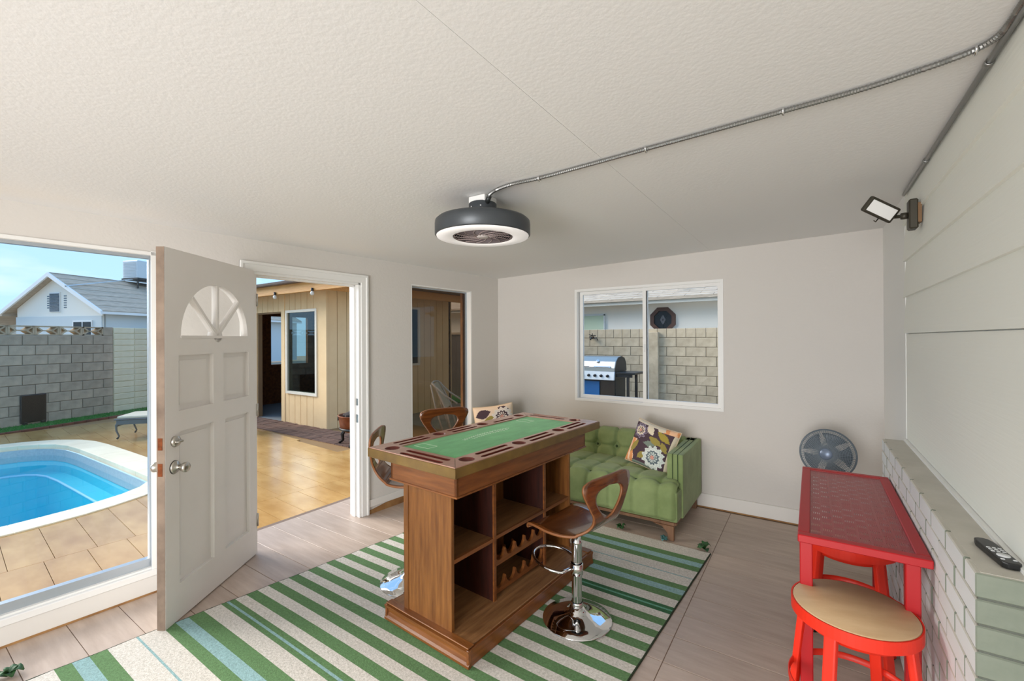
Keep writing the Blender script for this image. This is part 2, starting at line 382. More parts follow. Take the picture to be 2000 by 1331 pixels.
# door casing and jamb
tr = put('trim_1', None, None, rot=LW); tag(tr, 'white moulded casing and jamb around the open doorway', 'door casing', kind='structure')
for a, c in ((DT1, DT1+.07), (DT0-.07, DT0)):
    bx('casing', m_white, tr, 0, a, 0, .016, c, 2.125, bev=.004)
    s = 1 if a == DT1 else -1
    bx('casing_bead', m_white, tr, .012, (c-.022 if s > 0 else a), 0, .024, (c if s > 0 else a+.022), 2.125, bev=.004)
bx('head_casing', m_white, tr, 0, DT0-.07, 2.055, .0165, DT1+.07, 2.125, bev=.004)
bx('casing_bead', m_white, tr, .012, DT0-.07, 2.103, .0245, DT1+.07, 2.125, bev=.004)
bx('jamb', m_white, tr, -.14, DT1-.018, 0, .002, DT1, 2.055)
bx('jamb', m_white, tr, -.14, DT0, 0, .002, DT0+.018, 2.055)
bx('head_jamb', m_white, tr, -.14, DT0, 2.037, .002, DT1, 2.055)
bx('door_stop', m_white, tr, -.10, DT1-.03, 0, -.05, DT1-.016, 2.04)
bx('door_stop', m_white, tr, -.10, DT0, 2.025, -.05, DT1-.016, 2.04)
bx('strike_plate', m_steel, tr, -.045, DT1-.0195, .83, -.012, DT1-.017, .90)
bx('strike_plate', m_steel, tr, -.045, DT1-.0195, .98, -.012, DT1-.017, 1.04)
bx('threshold', m_plank, tr, -.15, DT0, -.05, .0, DT1, -.001)

# windows
def fixed_window(name, label, t0, t1, z0, z1, gl, glz, gn, fw):
    w = put(name, None, None, rot=LW); tag(w, label, 'window', kind='structure')
    mitre(B(), PX, t0, t1, z0, z1, .012, .012, .012, .012, -.13, -.002).obj('window_reveal', m_white, w)
    a, c, d, e2 = t0+.012, t1-.012, z0+.012, z1-.012; d2 = d+glz
    mitre(B(), PX, a, c, d, e2, fw, fw, glz, fw, gn-.02, gn+.02).obj('window_frame', m_alu, w)
    bx('pane', gl, w, gn-.003, a+fw, d2, gn+.003, c-fw, e2-fw)
    return w
w1 = fixed_window('window_1', 'large fixed window looking out on the pool', -7.5, -3.342, .148, 2.097, m_glass, .05, -.045, .018)
bx('window_sill', m_white, w1, -.02, -7.5, .110, .022, -3.335, .150, bev=.004)
bx('window_apron', m_base, w1, 0, -7.5, 0, .012, -3.336, .112)
bx('stained_foot', m_stain, w1, .002, -7.5, 0, .014, -3.336, .012)
bx('window_casing', m_white, w1, 0, -3.368, .148, .010, -3.342+.0, 2.11)
bx('window_casing', m_white, w1, 0, -7.5, 2.085, .010, -3.342, 2.105)
w2 = fixed_window('window_2', 'tall narrow tinted window beside the corner', -1.335, -.470, .12, 2.100, m_tint, .02, -.085, .012)
bx('window_post', m_stain, w2, -.135, -.515, .13, -.10, -.482, 2.09)
w3 = thing('window_3', 'white framed sliding window above the green sofa', 'window', kind='structure')
x0, x1, z0, z1 = WB
f = mitre(B(), PY, x0, x1, z0, z1, .022, .022, .022, .022, 0, .10); mitre(f, PY, x0-.004, x1+.004, z0-.004, z1+.004, .02, .02, .02, .02, -.006, -.0005)
f.obj('window_frame', m_white, w3)
def sash(a, c, y, nm):
    o = mitre(B(), PY, a, c, z0+.022, z1-.022, .034, .034, .036, .032, y, y+.03).obj('sash', m_white, w3)
    B().box(a+.034, y+.012, z0+.058, c-.034, y+.016, z1-.054).obj('pane', m_glass, o)
    return o
sash(x0+.03, 1.800, .055, 'l'); s2 = sash(1.762, x1-.012, .02, 'r')
bx('gasket', m_blackp, s2, 1.796, .03, z0+.058, 1.802, .036, z1-.054)
bx('latch', m_white, s2, 1.772, .008, 1.42, 1.786, .022, 1.50, bev=.003)

# ------------------------------------------------------------------ open door
Hg = Vector((-.17, -2.78, 0)); dd = Vector((.56406, -.82573, 0))
dr = put('door_1', None, None, Hg-dd*.045, (0, 0, math.atan2(dd.y, dd.x)))   # local x along the door, +y towards the room
tag(dr, 'white open entry door with a half-round sunburst window and four panels', 'door', kind='structure')
Dw, T, Zb, Zt = .865, .045, .008, 2.062
cut = [(.10, .375, 1.165, 1.475), (.475, .765, 1.165, 1.475), (.09, .36, .205, 1.05), (.47, .762, .205, 1.05)]
cx, cz, rr = .43, 1.585, .318
b = B()
# leaf below the sunburst with four recessed panels
holed(b, 'y', 0, Dw, Zb, cz, -T, 0, cut)
# leaf around the half circle
N = 24
arc = [(cx+rr*math.cos(math.pi*i/N), cz+rr*math.sin(math.pi*i/N)) for i in range(N+1)]
box_o = []
for i in range(N+1):
    a = math.pi*i/N; dx, dz = math.cos(a), math.sin(a)
    k = min(((Dw-cx)/dx if dx > 1e-6 else 9), ((-cx)/dx if dx < -1e-6 else 9), ((Zt-cz)/dz if dz > 1e-6 else 9))
    box_o.append((cx+dx*k, cz+dz*k))
cor = [(Dw, Zt), (0, Zt)]
def q4(pts):
    for t in (-T, 0): b._f([b.bm.verts.new((u, t, v)) for u, v in pts])
for i in range(N):
    q4([arc[i], box_o[i], box_o[i+1], arc[i+1]])
    o0, o1 = box_o[i], box_o[i+1]
    if abs(o0[0]-Dw) < 1e-6 and abs(o1[1]-Zt) < 1e-6 and abs(o1[0]-Dw) > 1e-6: q4([o0, (Dw, Zt), o1])
    if abs(o1[0]) < 1e-6 and abs(o0[1]-Zt) < 1e-6 and abs(o0[0]) > 1e-6: q4([o0, (0, Zt), o1])
    b._f([b.bm.verts.new(p) for p in ((arc[i][0],-T,arc[i][1]),(arc[i][0],0,arc[i][1]),(arc[i+1][0],0,arc[i+1][1]),(arc[i+1][0],-T,arc[i+1][1]))])
for p in (((0,-T,cz),(0,0,cz),(0,0,Zt),(0,-T,Zt)), ((Dw,-T,cz),(Dw,0,cz),(Dw,0,Zt),(Dw,-T,Zt)), ((0,-T,Zt),(Dw,-T,Zt),(Dw,0,Zt),(0,0,Zt))): b._f([b.bm.verts.new(q) for q in p])
bmesh.ops.remove_doubles(b.bm, verts=b.bm.verts[:], dist=1e-5)
b.obj('leaf', m_door, dr)
for a, c, d, e2 in cut:
    pnl = B().box(a, -.040, d, c, -.024, e2)
    pnl.box(a+.03, -.036, d+.03, c-.03, -.020, e2-.03)
    pnl.obj('panel', m_door, dr)
B().prism([(cx+(rr-.002)*math.cos(math.pi*i/N), cz+(rr-.002)*math.sin(math.pi*i/N)) for i in range(N+1)], lambda u, v, t: (u, t, v), -.026, -.022).obj('pane', m_glass, dr)
for a in (45, 90, 135):
    p = Vector((cx, -.016, cz)); q = p+Vector((math.cos(R(a)), 0, math.sin(R(a))))*(rr+.004)
    o = B().bar(p, q, .030, .036, (0, 1, 0)).bev(.006).obj('muntin', m_door, dr)
B().lathe([(0, -.02), (.052, -.02), (.052, .006), (.04, .012), (0, .012)], (cx, -.012, cz), 24, Matrix.Rotation(R(-90), 3, 'X')).obj('sunburst_hub', m_door, dr)
B().box(.11, -.03, cz-.014, .75, .004, cz+.001).obj('sunburst_rail', m_door, dr)
bx('door_edge', m_dooredge, dr, Dw-.001, -T+.001, Zb, Dw+.0025, -.001, Zt)
for z, hh in ((.865, .034), (1.003, .032)): bx('latch_plate', m_brass, dr, Dw+.001, -.036, z-hh, Dw+.0045, -.012, z+hh)
kx = .798
mk = Matrix.Rotation(R(-90), 3, 'X')
kn = B().lathe([(0, 0), (.034, 0), (.036, .004), (.03, .012), (.014, .016), (.012, .032), (.020, .038), (.0275, .056), (.028, .066), (.022, .072), (0, .073)], (kx, 0, .862), 24, mk).obj('door_knob', m_steel, dr)
B().lathe([(0, 0), (.038, 0), (.036, .003), (0, .003)], (kx, 0, .862), 24, mk).obj('rose', m_blackp, kn)
B().lathe([(0, 0), (.034, 0), (.036, .004), (.03, .012), (.014, .016), (.012, .032), (.020, .038), (.0275, .056), (.028, .066), (.022, .072), (0, .073)], (kx, -T, .862), 24, Matrix.Rotation(R(90), 3, 'X')).obj('door_knob', m_steel, dr)
db = B().lathe([(0, 0), (.030, 0), (.031, .006), (.026, .018), (.012, .020), (0, .020)], (kx, 0, 1.003), 20, mk).obj('deadbolt', m_steel, dr)
B().obox((kx, .028, 1.003), (.020, 0, 0), (0, .010, 0), (0, 0, .006)).bev(.003).obj('thumb_turn', m_steel, db)
for z in (.25, 1.05, 1.85): B().cyl((0, .004, z-.045), (0, .004, z+.045), .006).obj('hinge', m_steel, dr)

# ================================================================== GAME TABLE
gt = thing('game_table', 'wooden card game table with green felt top and open shelf pedestal', 'table', (1.548, -2.15, .012), (0, 0, R(-3.7)))
hx, hy, zt = .324, .704, .965      # z measured from the rug
bx('plinth', m_oakpl, gt, -.300, -.600, .010, .300, .615, .088, bev=.003)
prof = [(0, 0), (.018, 0), (.018, .012), (.010, .022), (.004, .040), (.006, .056), (.016, .066), (.018, .078), (0, .080)]
for s in (-1, 1):
    B().prism(prof, lambda u, v, t: (t, s*(.600+u) if s < 0 else .612+u, v), -.318, .318).obj('plinth_moulding', m_oakx, gt)
bx('plinth_fascia', m_oakh, gt, .300, -.615, 0, .316, .628, .082, bev=.003)
bx('plinth_fascia', m_oakh, gt, -.316, -.615, 0, -.300, .628, .082, bev=.003)
for s in (-1, 1): bx('plinth_trim', m_oakx, gt, -.31, (-.612 if s < 0 else .57), .086, .31, (-.57 if s < 0 else .625), .092, bev=.002)
bx('back_panel', m_oak, gt, -.190, -.575, .088, -.172, .585, .80)
bx('side_panel', m_oak, gt, -.172, -.575, .088, .165, -.555, .80, bev=.001)
bx('side_panel', m_oak, gt, -.172, .565, .088, .165, .585, .80, bev=.001)
bx('corner_strip', m_oak, gt, -.195, -.581, .088, -.160, -.573, .79, bev=.002)
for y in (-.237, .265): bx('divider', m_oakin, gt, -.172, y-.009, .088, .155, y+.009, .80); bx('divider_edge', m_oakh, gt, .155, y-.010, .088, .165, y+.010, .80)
for y0, y1, z in ((-.555, -.246, .440), (-.228, .256, .446), (.274, .565, .444)):
    bx('shelf', m_oakpl, gt, -.172, y0, z-.018, .150, y1, z)
    bx('shelf_edge', m_oakh, gt, .150, y0, z-.020, .163, y1, z)
for zz in (.268, .112):
    pts = [(-.228, zz), (.256, zz), (.256, zz+.05)]
    n = 5; w = .484/n
    up = []
    for k in range(n):
        c = -.228+w*(k+.5)
        up.append((c-w/2, zz+.078))
        for i in range(9): 
            a = math.pi+math.pi*i/8; up.append((c+w*.44*math.cos(a), zz+.072+.048*math.sin(a)))
    up.append((.256, zz+.078))
    for xx in (.135, -.10):
        B().prism([(-.228, zz), (.256, zz)]+up[::-1], lambda u, v, t: (t, u, v), xx, xx+.018).obj('bottle_rack', m_oakh, gt)
ap = bx('apron', m_oakh, gt, .232, -.622, .790, .250, .648, .900, bev=.002)
bx('apron', m_oakh, gt, -.250, -.622, .790, -.232, .648, .900, bev=.002)
bx('end_apron', m_oakx, gt, -.250, -.622, .790, .250, -.604, .900, bev=.002)
bx('end_apron', m_oakx, gt, -.250, .630, .790, .250, .648, .900, bev=.002)
B().box(-.256, -.628, .783, .256, .654, .793).bev(.002).obj('apron_lip', m_oakx, gt)
B().box(-.285, -.665, .900, .285, .665, .915).bev(.003).obj('top_cleat', m_oakpl, gt)
# rails with recesses (mitred)
fx, fy = .205, .586
def rail(poly, cups, slots):
    b = B(); b.prism(poly, lambda u, v, t: (u, v, t), .922, zt)
    o = b.obj('rail', [m_rail, m_cup], gt)
    c = B()
    for (x, y) in cups: c.cyl((x, y, zt-.022), (x, y, zt+.03), .040, seg=28)
    for (p, q, w) in slots:
        p, q = Vector(p), Vector(q); d = (q-p).normalized(); n = Vector((-d.y, d.x)); pts = []
        for i in range(9): a = -math.pi/2+math.pi*i/8; v = q+d*w*math.cos(a)+n*w*math.sin(a); pts.append((v.x, v.y))
        for i in range(9): a = math.pi/2+math.pi*i/8; v = p+d*w*math.cos(a)+n*w*math.sin(a); pts.append((v.x, v.y))
        c.prism(pts, lambda u, v, t: (u, v, t), zt-.016, zt+.03)
    co = c.obj('cutter', m_cup)
    co.matrix_world = Matrix.LocRotScale(gt.location, gt.rotation_euler.to_quaternion(), None)
    md = o.modifiers.new('cut', 'BOOLEAN'); md.operation = 'DIFFERENCE'; md.object = co; md.solver = 'EXACT'
    bpy.context.view_layer.update()
    dg = bpy.context.evaluated_depsgraph_get()
    me = bpy.data.meshes.new_from_object(o.evaluated_get(dg)); o.modifiers.clear()
    me.materials.clear(); me.materials.append(m_rail); me.materials.append(m_cup)
    for p in me.polygons:
        z = p.center.z
        inside = zt-.03 < z < zt-.0008 and max(abs(p.center.x)/hx, abs(p.center.y)/hy) < .97 and not (abs(p.center.x) < fx+.002 and abs(p.center.y) < fy+.002) and abs(p.normal.z) < .5
        p.material_index = 1 if (inside or (p.normal.z > .5 and z < zt-.005)) else 0
    o.data = me; bpy.data.objects.remove(co)
g = .0012
A_, C_, D_, E_ = (-hx, -hy), (hx, -hy), (hx, hy), (-hx, hy); a_, c_, d_, e_ = (-fx, -fy), (fx, -fy), (fx, fy), (-fx, fy)
sh = lambda P, dx, dy: [(x+dx, y+dy) for x, y in P]
rail(sh([C_, D_, d_, c_], g, 0), [(.266, -.568), (.266, -.147), (.258, .280)], [((.240, -.462), (.240, -.235), .013), ((.294, -.478), (.294, -.25), .013), ((.240, -.045), (.240, .175), .013), ((.290, -.058), (.290, .165), .013), ((.236, .365), (.236, .585), .013), ((.286, .362), (.286, .572), .013)])
rail(sh([A_, C_, c_, a_], 0, -g), [(-.205, -.645)], [((-.09, -.630), (.20, -.632), .014), ((-.08, -.680), (.205, -.682), .013)])
rail(sh([E_, A_, a_, e_], -g, 0), [(-.268, -.25), (-.262, .146), (-.266, .56)], [((-.240, -.56), (-.240, -.36), .012), ((-.290, -.56), (-.290, -.36), .012), ((-.240, -.15), (-.240, .05), .012), ((-.290, -.15), (-.290, .05), .012), ((-.240, .25), (-.240, .45), .012)])
rail(sh([D_, E_, e_, d_], 0, g), [(.17, .645)], [((-.2, .632), (.08, .632), .013), ((-.2, .68), (.08, .68), .013)])
for P in ([(hx, -hy-.006), (hx+.007, -hy-.006), (hx+.007, hy+.006), (hx, hy+.006)], [(-hx-.007, -hy-.006), (-hx, -hy-.006), (-hx, hy+.006), (-hx-.007, hy+.006)], [(-hx-.007, -hy-.008), (hx+.007, -hy-.008), (hx+.007, -hy-.001), (-hx-.007, -hy-.001)], [(-hx-.007, hy+.001), (hx+.007, hy+.001), (hx+.007, hy+.008), (-hx-.007, hy+.008)]):
    B().prism(P, lambda u, v, t: (u, v, t), .914, zt-.004).bev(.002).obj('rail_edge', m_gilt, gt)
ft = B().box(-fx-.004, -fy-.004, .93, fx+.004, fy+.004, zt-.006).obj('felt', m_felt, gt)
pr = B()
random.seed(3)
for xx, y0, y1, hw in ((-.075, -.26, .16, .011), (-.045, -.20, .13, .008)):
    y = y0
    while y < y1:
        w = random.uniform(.010, .02); curve = .02*((y+.04)/.2)**2
        pr.box(xx-hw+curve, y, zt-.0062, xx-hw*.2+curve, y+w*.35, zt-.0055); pr.box(xx+curve, y+w*.4, zt-.0062, xx+hw+curve, y+w*.8, zt-.0055); pr.box(xx-hw+curve, y+w*.2, zt-.0062, xx+hw*.9+curve, y+w*.34, zt-.0055)
        y += w+.008
pr.obj('felt_lettering', m_print, ft)['kind'] = 'stuff'
for y in (-.49, -.02, .44):
    if y == -.02: continue
    pr = B()
    for a in ((-.175, y-.035, -.06, y-.032), (-.175, y+.032, -.06, y+.035), (-.175, y-.035, -.172, y+.035), (-.063, y-.035, -.060, y+.035)): pr.box(a[0], a[1], zt-.0062, a[2], a[3], zt-.0055)
    bmesh.ops.remove_doubles(pr.bm, verts=pr.bm.verts[:], dist=1e-5); pr.obj('card_outline', m_print, ft)

# ================================================================== RUG
stripes = []
WHT, GRN, GRD, BLU, TEA = (224, 218, 211), (100, 138, 90), (52, 104, 66), (150, 186, 190), (104, 166, 140)
def st(w, c): stripes.append((w, c))
half = [(.14, WHT), (.06, GRN), (.06, BLU), (.066, GRN), (.11, WHT), (.01, BLU), (.10, WHT), (.055, GRN), (.06, BLU), (.072, GRN), (.085, WHT), (.027, GRD), (.014, TEA), (.031, GRD), (.06, WHT)]
for x in half: st(*x)
for k in range(9): st(.0617, GRN); st(.0618, WHT)
st(.0617, GRN)
for w_, c_r in half[::-1]: st(w_, GRN if c_r == GRD else BLU if c_r == TEA else c_r)
rug = B(); y = -.93; rows = []
lay = rug.bm.loops.layers.float_color.new('Col')
def rx(y, s): 
    l = .575+(y+.9)*.128; r = 2.548+(y+.95)*.058
    return l+(r-l)*s
def rpt(s, y, z):
    return (rx(y, s), y+.012*math.sin(s*5)*.4-.01*s, z+.0015*math.sin(y*19+s*3))
for w, c in stripes:
    n = 10; cl = lin(c)
    y1 = y-w
    for i in range(n):
        f = rug._f([rug.bm.verts.new(rpt(s, yy, .0095)) for s, yy in ((i/n, y1), ((i+1)/n, y1), ((i+1)/n, y), (i/n, y))])
        for l in f.loops: l[lay] = cl
    y = y1
yend = y
bmesh.ops.remove_doubles(rug.bm, verts=rug.bm.verts[:], dist=1e-4)
rug_o = thing('rug', 'green and white striped flatweave rug under the game table', 'rug')
wv = rug.obj('weave', m_rug, rug_o)
b = B()
ys = [-.93+(yend+.93)*i/40 for i in range(41)]
for s in (0, 1):
    B().tube([(rpt(s, yy, .005)) for yy in ys], .0055, 6).obj('edge_binding', m_rugedge, rug_o)
b = B(); n = 12
b.prism([(rx(yy, 0)+.002, yy) for yy in ys]+[(rx(yy, 1)-.002, yy-.01) for yy in ys[::-1]], lambda u, v, t: (u, v, t), .0005, .0075); b.obj('backing', m_rugedge, rug_o)

# ================================================================== BAR STOOLS
def ply_seat(t):
    prof = [(.200, -.034), (.190, -.014), (.165, -.002), (.11, .000), (.03, -.006), (-.05, -.006), (-.115, .004), (-.158, .026), (-.190, .062), (-.206, .105), (-.211, .150), (-.212, .200), (-.210, .25), (-.206, .300)]
    wid = [.185, .193, .203, .210, .210, .194, .162, .132, .118, .126, .154, .186, .206, .170]
    n = len(prof)
    def cr(A, i, f):
        g = lambda k: A[max(0, min(n-1, k))]
        p0, p1, p2, p3 = g(i-1), g(i), g(i+1), g(i+2)
        h = lambda a, b, c, d: .5*((2*b)+(-a+c)*f+(2*a-5*b+4*c-d)*f*f+(-a+3*b-3*c+d)*f**3)
        return tuple(h(*q) for q in zip(p0, p1, p2, p3)) if isinstance(p0, tuple) else h(p0, p1, p2, p3)
    S = []
    for i in range(n-1):
        for k in range(5): S.append((*cr(prof, i, k/5), cr(wid, i, k/5)))
    S.append((*prof[-1], wid[-1]))
    nS = len(S)
    b = B()
    for sd in (-1, 1):
        Vv = []
        for i, (x, z, w) in enumerate(S):
            if i > nS-7:      # round the top corners
                k = (i-(nS-7))/6; w = .209*max(0, 1-k**5)**.4 if k < 1 else .125
            th = 0
            if .080 < z < .248 and x < -.14:
                a = (z-.080)/.168; th = (w-.060)*min(1, (math.sin(math.pi*min(1, max(0, a)))**.32))
                th = max(0, min(th, w-.058))
            rowv = []
            for k in range(7):
                yv = th+(w-th)*k/6
                dish = -.014*(1-(yv/.21)**2) if x > -.125 else .008*(yv/.2)**2*min(1, (z-.0)/.15)
                px_ = x + (dish if x <= -.125 else 0); pz = z + (dish if x > -.125 else 0)
                rowv.append(b.bm.verts.new((px_, sd*yv, pz)))
            Vv.append(rowv)
        for i in range(nS-1):
            for k in range(6): b._f([Vv[i][k], Vv[i+1][k], Vv[i+1][k+1], Vv[i][k+1]] if sd > 0 else [Vv[i][k], Vv[i][k+1], Vv[i+1][k+1], Vv[i+1][k]], True)
    bmesh.ops.remove_doubles(b.bm, verts=b.bm.verts[:], dist=4e-4)
    o = b.obj('seat_shell', [m_ply, m_plyedge], t)
    md = o.modifiers.new('ply', 'SOLIDIFY'); md.thickness = .012; md.offset = 0; md.material_offset_rim = 1
    return o
def bar_stool(label, loc, rz, sh_, floor_z):
    t = thing('bar_stool', label, 'bar stool', (loc[0], loc[1], floor_z), (0, 0, rz), 'adjustable bar stools around the game table')
    B().lathe([(0, .001), (.186, .001), (.190, .005), (.188, .010), (.13, .022), (.075, .038), (.045, .058), (.037, .075), (0, .076)], seg=48).obj('base', m_chrome, t)
    B().lathe([(.028, .07), (.028, sh_-.12), (.030, sh_-.118), (.030, sh_-.105), (.024, sh_-.1), (.0235, sh_-.02), (0, sh_-.02)], seg=28).obj('column', m_chrome, t)
    B().lathe([(.031, .072), (.034, .078), (.034, .095), (.031, .1)], seg=24).obj('collar', m_chrome, t)
    pts = []
    zf = min(.26, sh_-.28)+.02
    for i in range(25):
        a = R(40)+R(280)*i/24
        pts.append((.155-.135*math.cos(a)*1.0, .115*math.sin(a), zf-.02*math.cos(a)))
    fr = [(.02, .03, zf-.0)]+pts+[(.02, -.03, zf)]
    B().tube(fr, .0085, 10).obj('foot_rest', m_chrome, t)
    B().lathe([(.0305, zf-.03), (.035, zf-.028), (.035, zf+.03), (.0305, zf+.032)], seg=24).obj('foot_rest_clamp', m_chrome, t)
    B().box(-.09, -.08, sh_-.035, .09, .08, sh_-.026).bev(.003).obj('seat_plate', m_dark, t)
    o = ply_seat(t); o.location = (0, 0, sh_)
    return t
bar_stool('low walnut bar stool with chrome base in front of the shelves, beside the sofa', (2.082, -2.163), R(168), .540, .0115)
bar_stool('walnut bar stool pushed in at the near left corner of the game table', (1.028, -2.40), R(38), .675, .0115)
bar_stool('walnut bar stool behind the game table, its hollow back before the tall window', (.885, -1.80), R(-24), .69, .0115)

# ================================================================== SOFA
sf = thing('sofa', 'green velvet button-tufted sofa against the back wall', 'sofa', (0, 0, 0))
SX0, SX1, SY0, SY1 = .06, 2.315, -.895, -.035
cols = [.36+.2*k for k in range(10)]
def tuft(x, s, rows, amp):
    d = 0
    for r_ in rows:
        ds = s-r_
        d += .35*math.exp(-(ds/.016)**2)
        for c in cols:
            q = ((x-c)**2+ds*ds)
            if q < .03: d += 1.1*math.exp(-q/.0016)
    for c in cols: d += .45*math.exp(-((x-c)/.014)**2)
    return -amp*d+amp*.5
def strip_surface(name, profile, x0, x1, rows, amp, nx, ns, endround=.03):
    # profile: list of (y, z); offsets along its normal
    P = [Vector(p) for p in profile]; L_ = [0]
    for a, c in zip(P, P[1:]): L_.append(L_[-1]+(c-a).length)
    def at(s):
        for i in range(len(P)-1):
            if s <= L_[i+1] or i == len(P)-2:
                f = (s-L_[i])/(L_[i+1]-L_[i]); p = P[i].lerp(P[i+1], f); return p
    b = B()
    def fn(u, v):
        s = v*L_[-1]; x = x0+(x1-x0)*u
        p = at(s); q = at(min(L_[-1], s+.02)); p_ = at(max(0, s-.02)); t = (q-p_).normalized(); n = Vector((-t.y, t.x))
        off = tuft(x, s, rows, amp)
        edge = min(x-x0, x1-x)
        off -= endround*max(0, 1-edge/.04)**2
        e2 = min(s, L_[-1]-s); off -= .02*max(0, 1-e2/.03)**2
        p = p+n*off
        return (x, p.x, p.y)
    b.grid(fn, nx, ns); return b, L_[-1]
# seat: runs from the back over the front edge and down
sp = [(-.20, .40), (-.78, .425)]+[(-.78-.10*math.sin(R(a)), .325+.10*math.cos(R(a))) for a in (15, 30, 45, 60, 75, 90)]+[(-.885, .15)]
sp = [(y_, z_) for y_, z_ in sp]
bseat, ls = strip_surface('seat', sp[::-1], SX0+.02, SX1-.022, [.22+.10, .22+.38], .025, 190, 90)
seat = bseat.obj('seat', m_velvet, sf)
B().box(SX0+.01, -.87, .135, SX1-.012, -.20, .37).bev(.02, 2).obj('seat_base', m_velvet, sf)
bp = [(-.205, .36), (-.165, .60), (-.15, .628), (-.12, .642), (-.06, .642)]
bback, lb = strip_surface('back', bp, SX0+.12, SX1-.12, [.135], .044, 170, 54)
for v in bback.bm.verts: pass
back = bback.obj('backrest', m_velvet, sf)
B().box(SX0+.03, -.165, .13, SX1-.02, SY1, .632).bev(.02, 2).obj('back_body', m_velvet, sf)
for s in (0, 1):
    a = SX0 if s == 0 else SX1-.125
    ar = B().box(a, -.735, .13, a+.125, SY1, .632).bev(.012, 2).obj('arm', m_velvet, sf)
    for k in (.045, .085): B().tube([(a+k, -.738, .17), (a+k, -.738, .630), (a+k, SY1-.02, .6345)], .0035, 6).obj('piping', m_velvetd, ar)
bm_ = B().lathe([(0, .006), (.009, .004), (.012, 0), (0, -.003)], seg=10).mesh('button', m_velvetd)
for c in cols[1:-1]:
    put('button', bm_, back, (c, -.176, .494), (R(82), 0, 0))
    put('button', bm_, seat, (c, -.49, .392)); put('button', bm_, seat, (c, -.80, .400), (R(20), 0, 0))
bx('front_rail', m_legw, sf, SX0+.03, -.872, .112, SX1-.03, -.842, .136, bev=.003)
bx('side_rail', m_legw, sf, SX1-.05, -.86, .112, SX1-.022, -.06, .134, bev=.003)
for x, y_, s in ((SX1-.035, -.868, -1), (SX0+.035, -.868, 1), (SX1-.035, -.08, -1), (SX0+.035, -.08, 1)):
    B().prism([(0, .114), (s*.16, .114), (s*.09, .098), (s*.052, .06), (s*.036, 0), (0, 0)], lambda u, v, t: (x+u, y_+t, v), -.018, .018).bev(.003).obj('leg', m_legw, sf)

# cushions with printed flowers
def flower(u, v, cx, cy, r, pal, pet):
    d = math.hypot(u-cx, v-cy); a = math.atan2(v-cy, u-cx); k = d/(r*(1+.10*math.cos(pet*a)))
    if k < .18: return pal[0]
    if k < .45: return pal[1] if math.cos(pet*a*1.0) > -.2 else pal[2]
    if k < .62: return pal[2]
    if k < .78: return pal[3]
    if k < .9: return pal[1]
    if k < 1: return pal[3]
    return None
def leaf(u, v, cx, cy, ang, l, w, c):
    x = (u-cx)*math.cos(ang)+(v-cy)*math.sin(ang); y_ = -(u-cx)*math.sin(ang)+(v-cy)*math.cos(ang)
    if 0 < x < l and abs(y_) < w*math.sin(math.pi*x/l): return c
    return None
PUR, CRE, OLI, ORA, GRY, PIN, SAG = (74, 56, 66), (222, 210, 186), (152, 138, 70), (222, 150, 96), (196, 206, 202), (206, 150, 136), (120, 134, 124)
def col_a(u, v):
    for c in (flower(u, v, .38, -.46, .50, (PIN, GRY, (92, 106, 114), (214, 220, 216)), 12), flower(u, v, -.62, .55, .34, (PIN, PUR, CRE, (150, 140, 160)), 9),
              leaf(u, v, -.1, .42, -.35, .75, .16, OLI), leaf(u, v, .2, .78, -.5, .8, .15, (160, 144, 60)), leaf(u, v, .55, .35, -.9, .55, .13, OLI), leaf(u, v, -.35, .95, -.8, .6, .16, CRE), leaf(u, v, .05, 1.0, -.3, .5, .14, CRE),
              leaf(u, v, -.55, .1, -1.9, .75, .13, OLI), leaf(u, v, -.3, .05, .1, .7, .14, SAG), leaf(u, v, -.35, -.75, .9, .5, .14, OLI)):
        if c: return c
    if v > .80 and u > .25: return ORA if math.sin(u*9+v*4) > -.2 else (238, 190, 150)
    if u < -.66+.1*math.sin(v*6) and v < .1: return ORA if math.sin(u*22+v*3) > -.3 else (240, 206, 178)
    if v > .9 or u > .95: return CRE
    if v < -.9: return SAG
    return PUR
def col_b(u, v):
    for c in (flower(u, v, .55, .35, .5, (PIN, (226, 216, 206), PUR, (232, 226, 220)), 11), leaf(u, v, -.9, .45, .3, .9, .26, PUR), leaf(u, v, -.5, .1, .2, .9, .26, OLI), leaf(u, v, -.9, -.4, .2, 1.2, .3, ORA), leaf(u, v, .3, .9, -.4, .7, .16, PUR)):
        if c: return c
    return (236, 214, 190) if v > -.1 else PUR
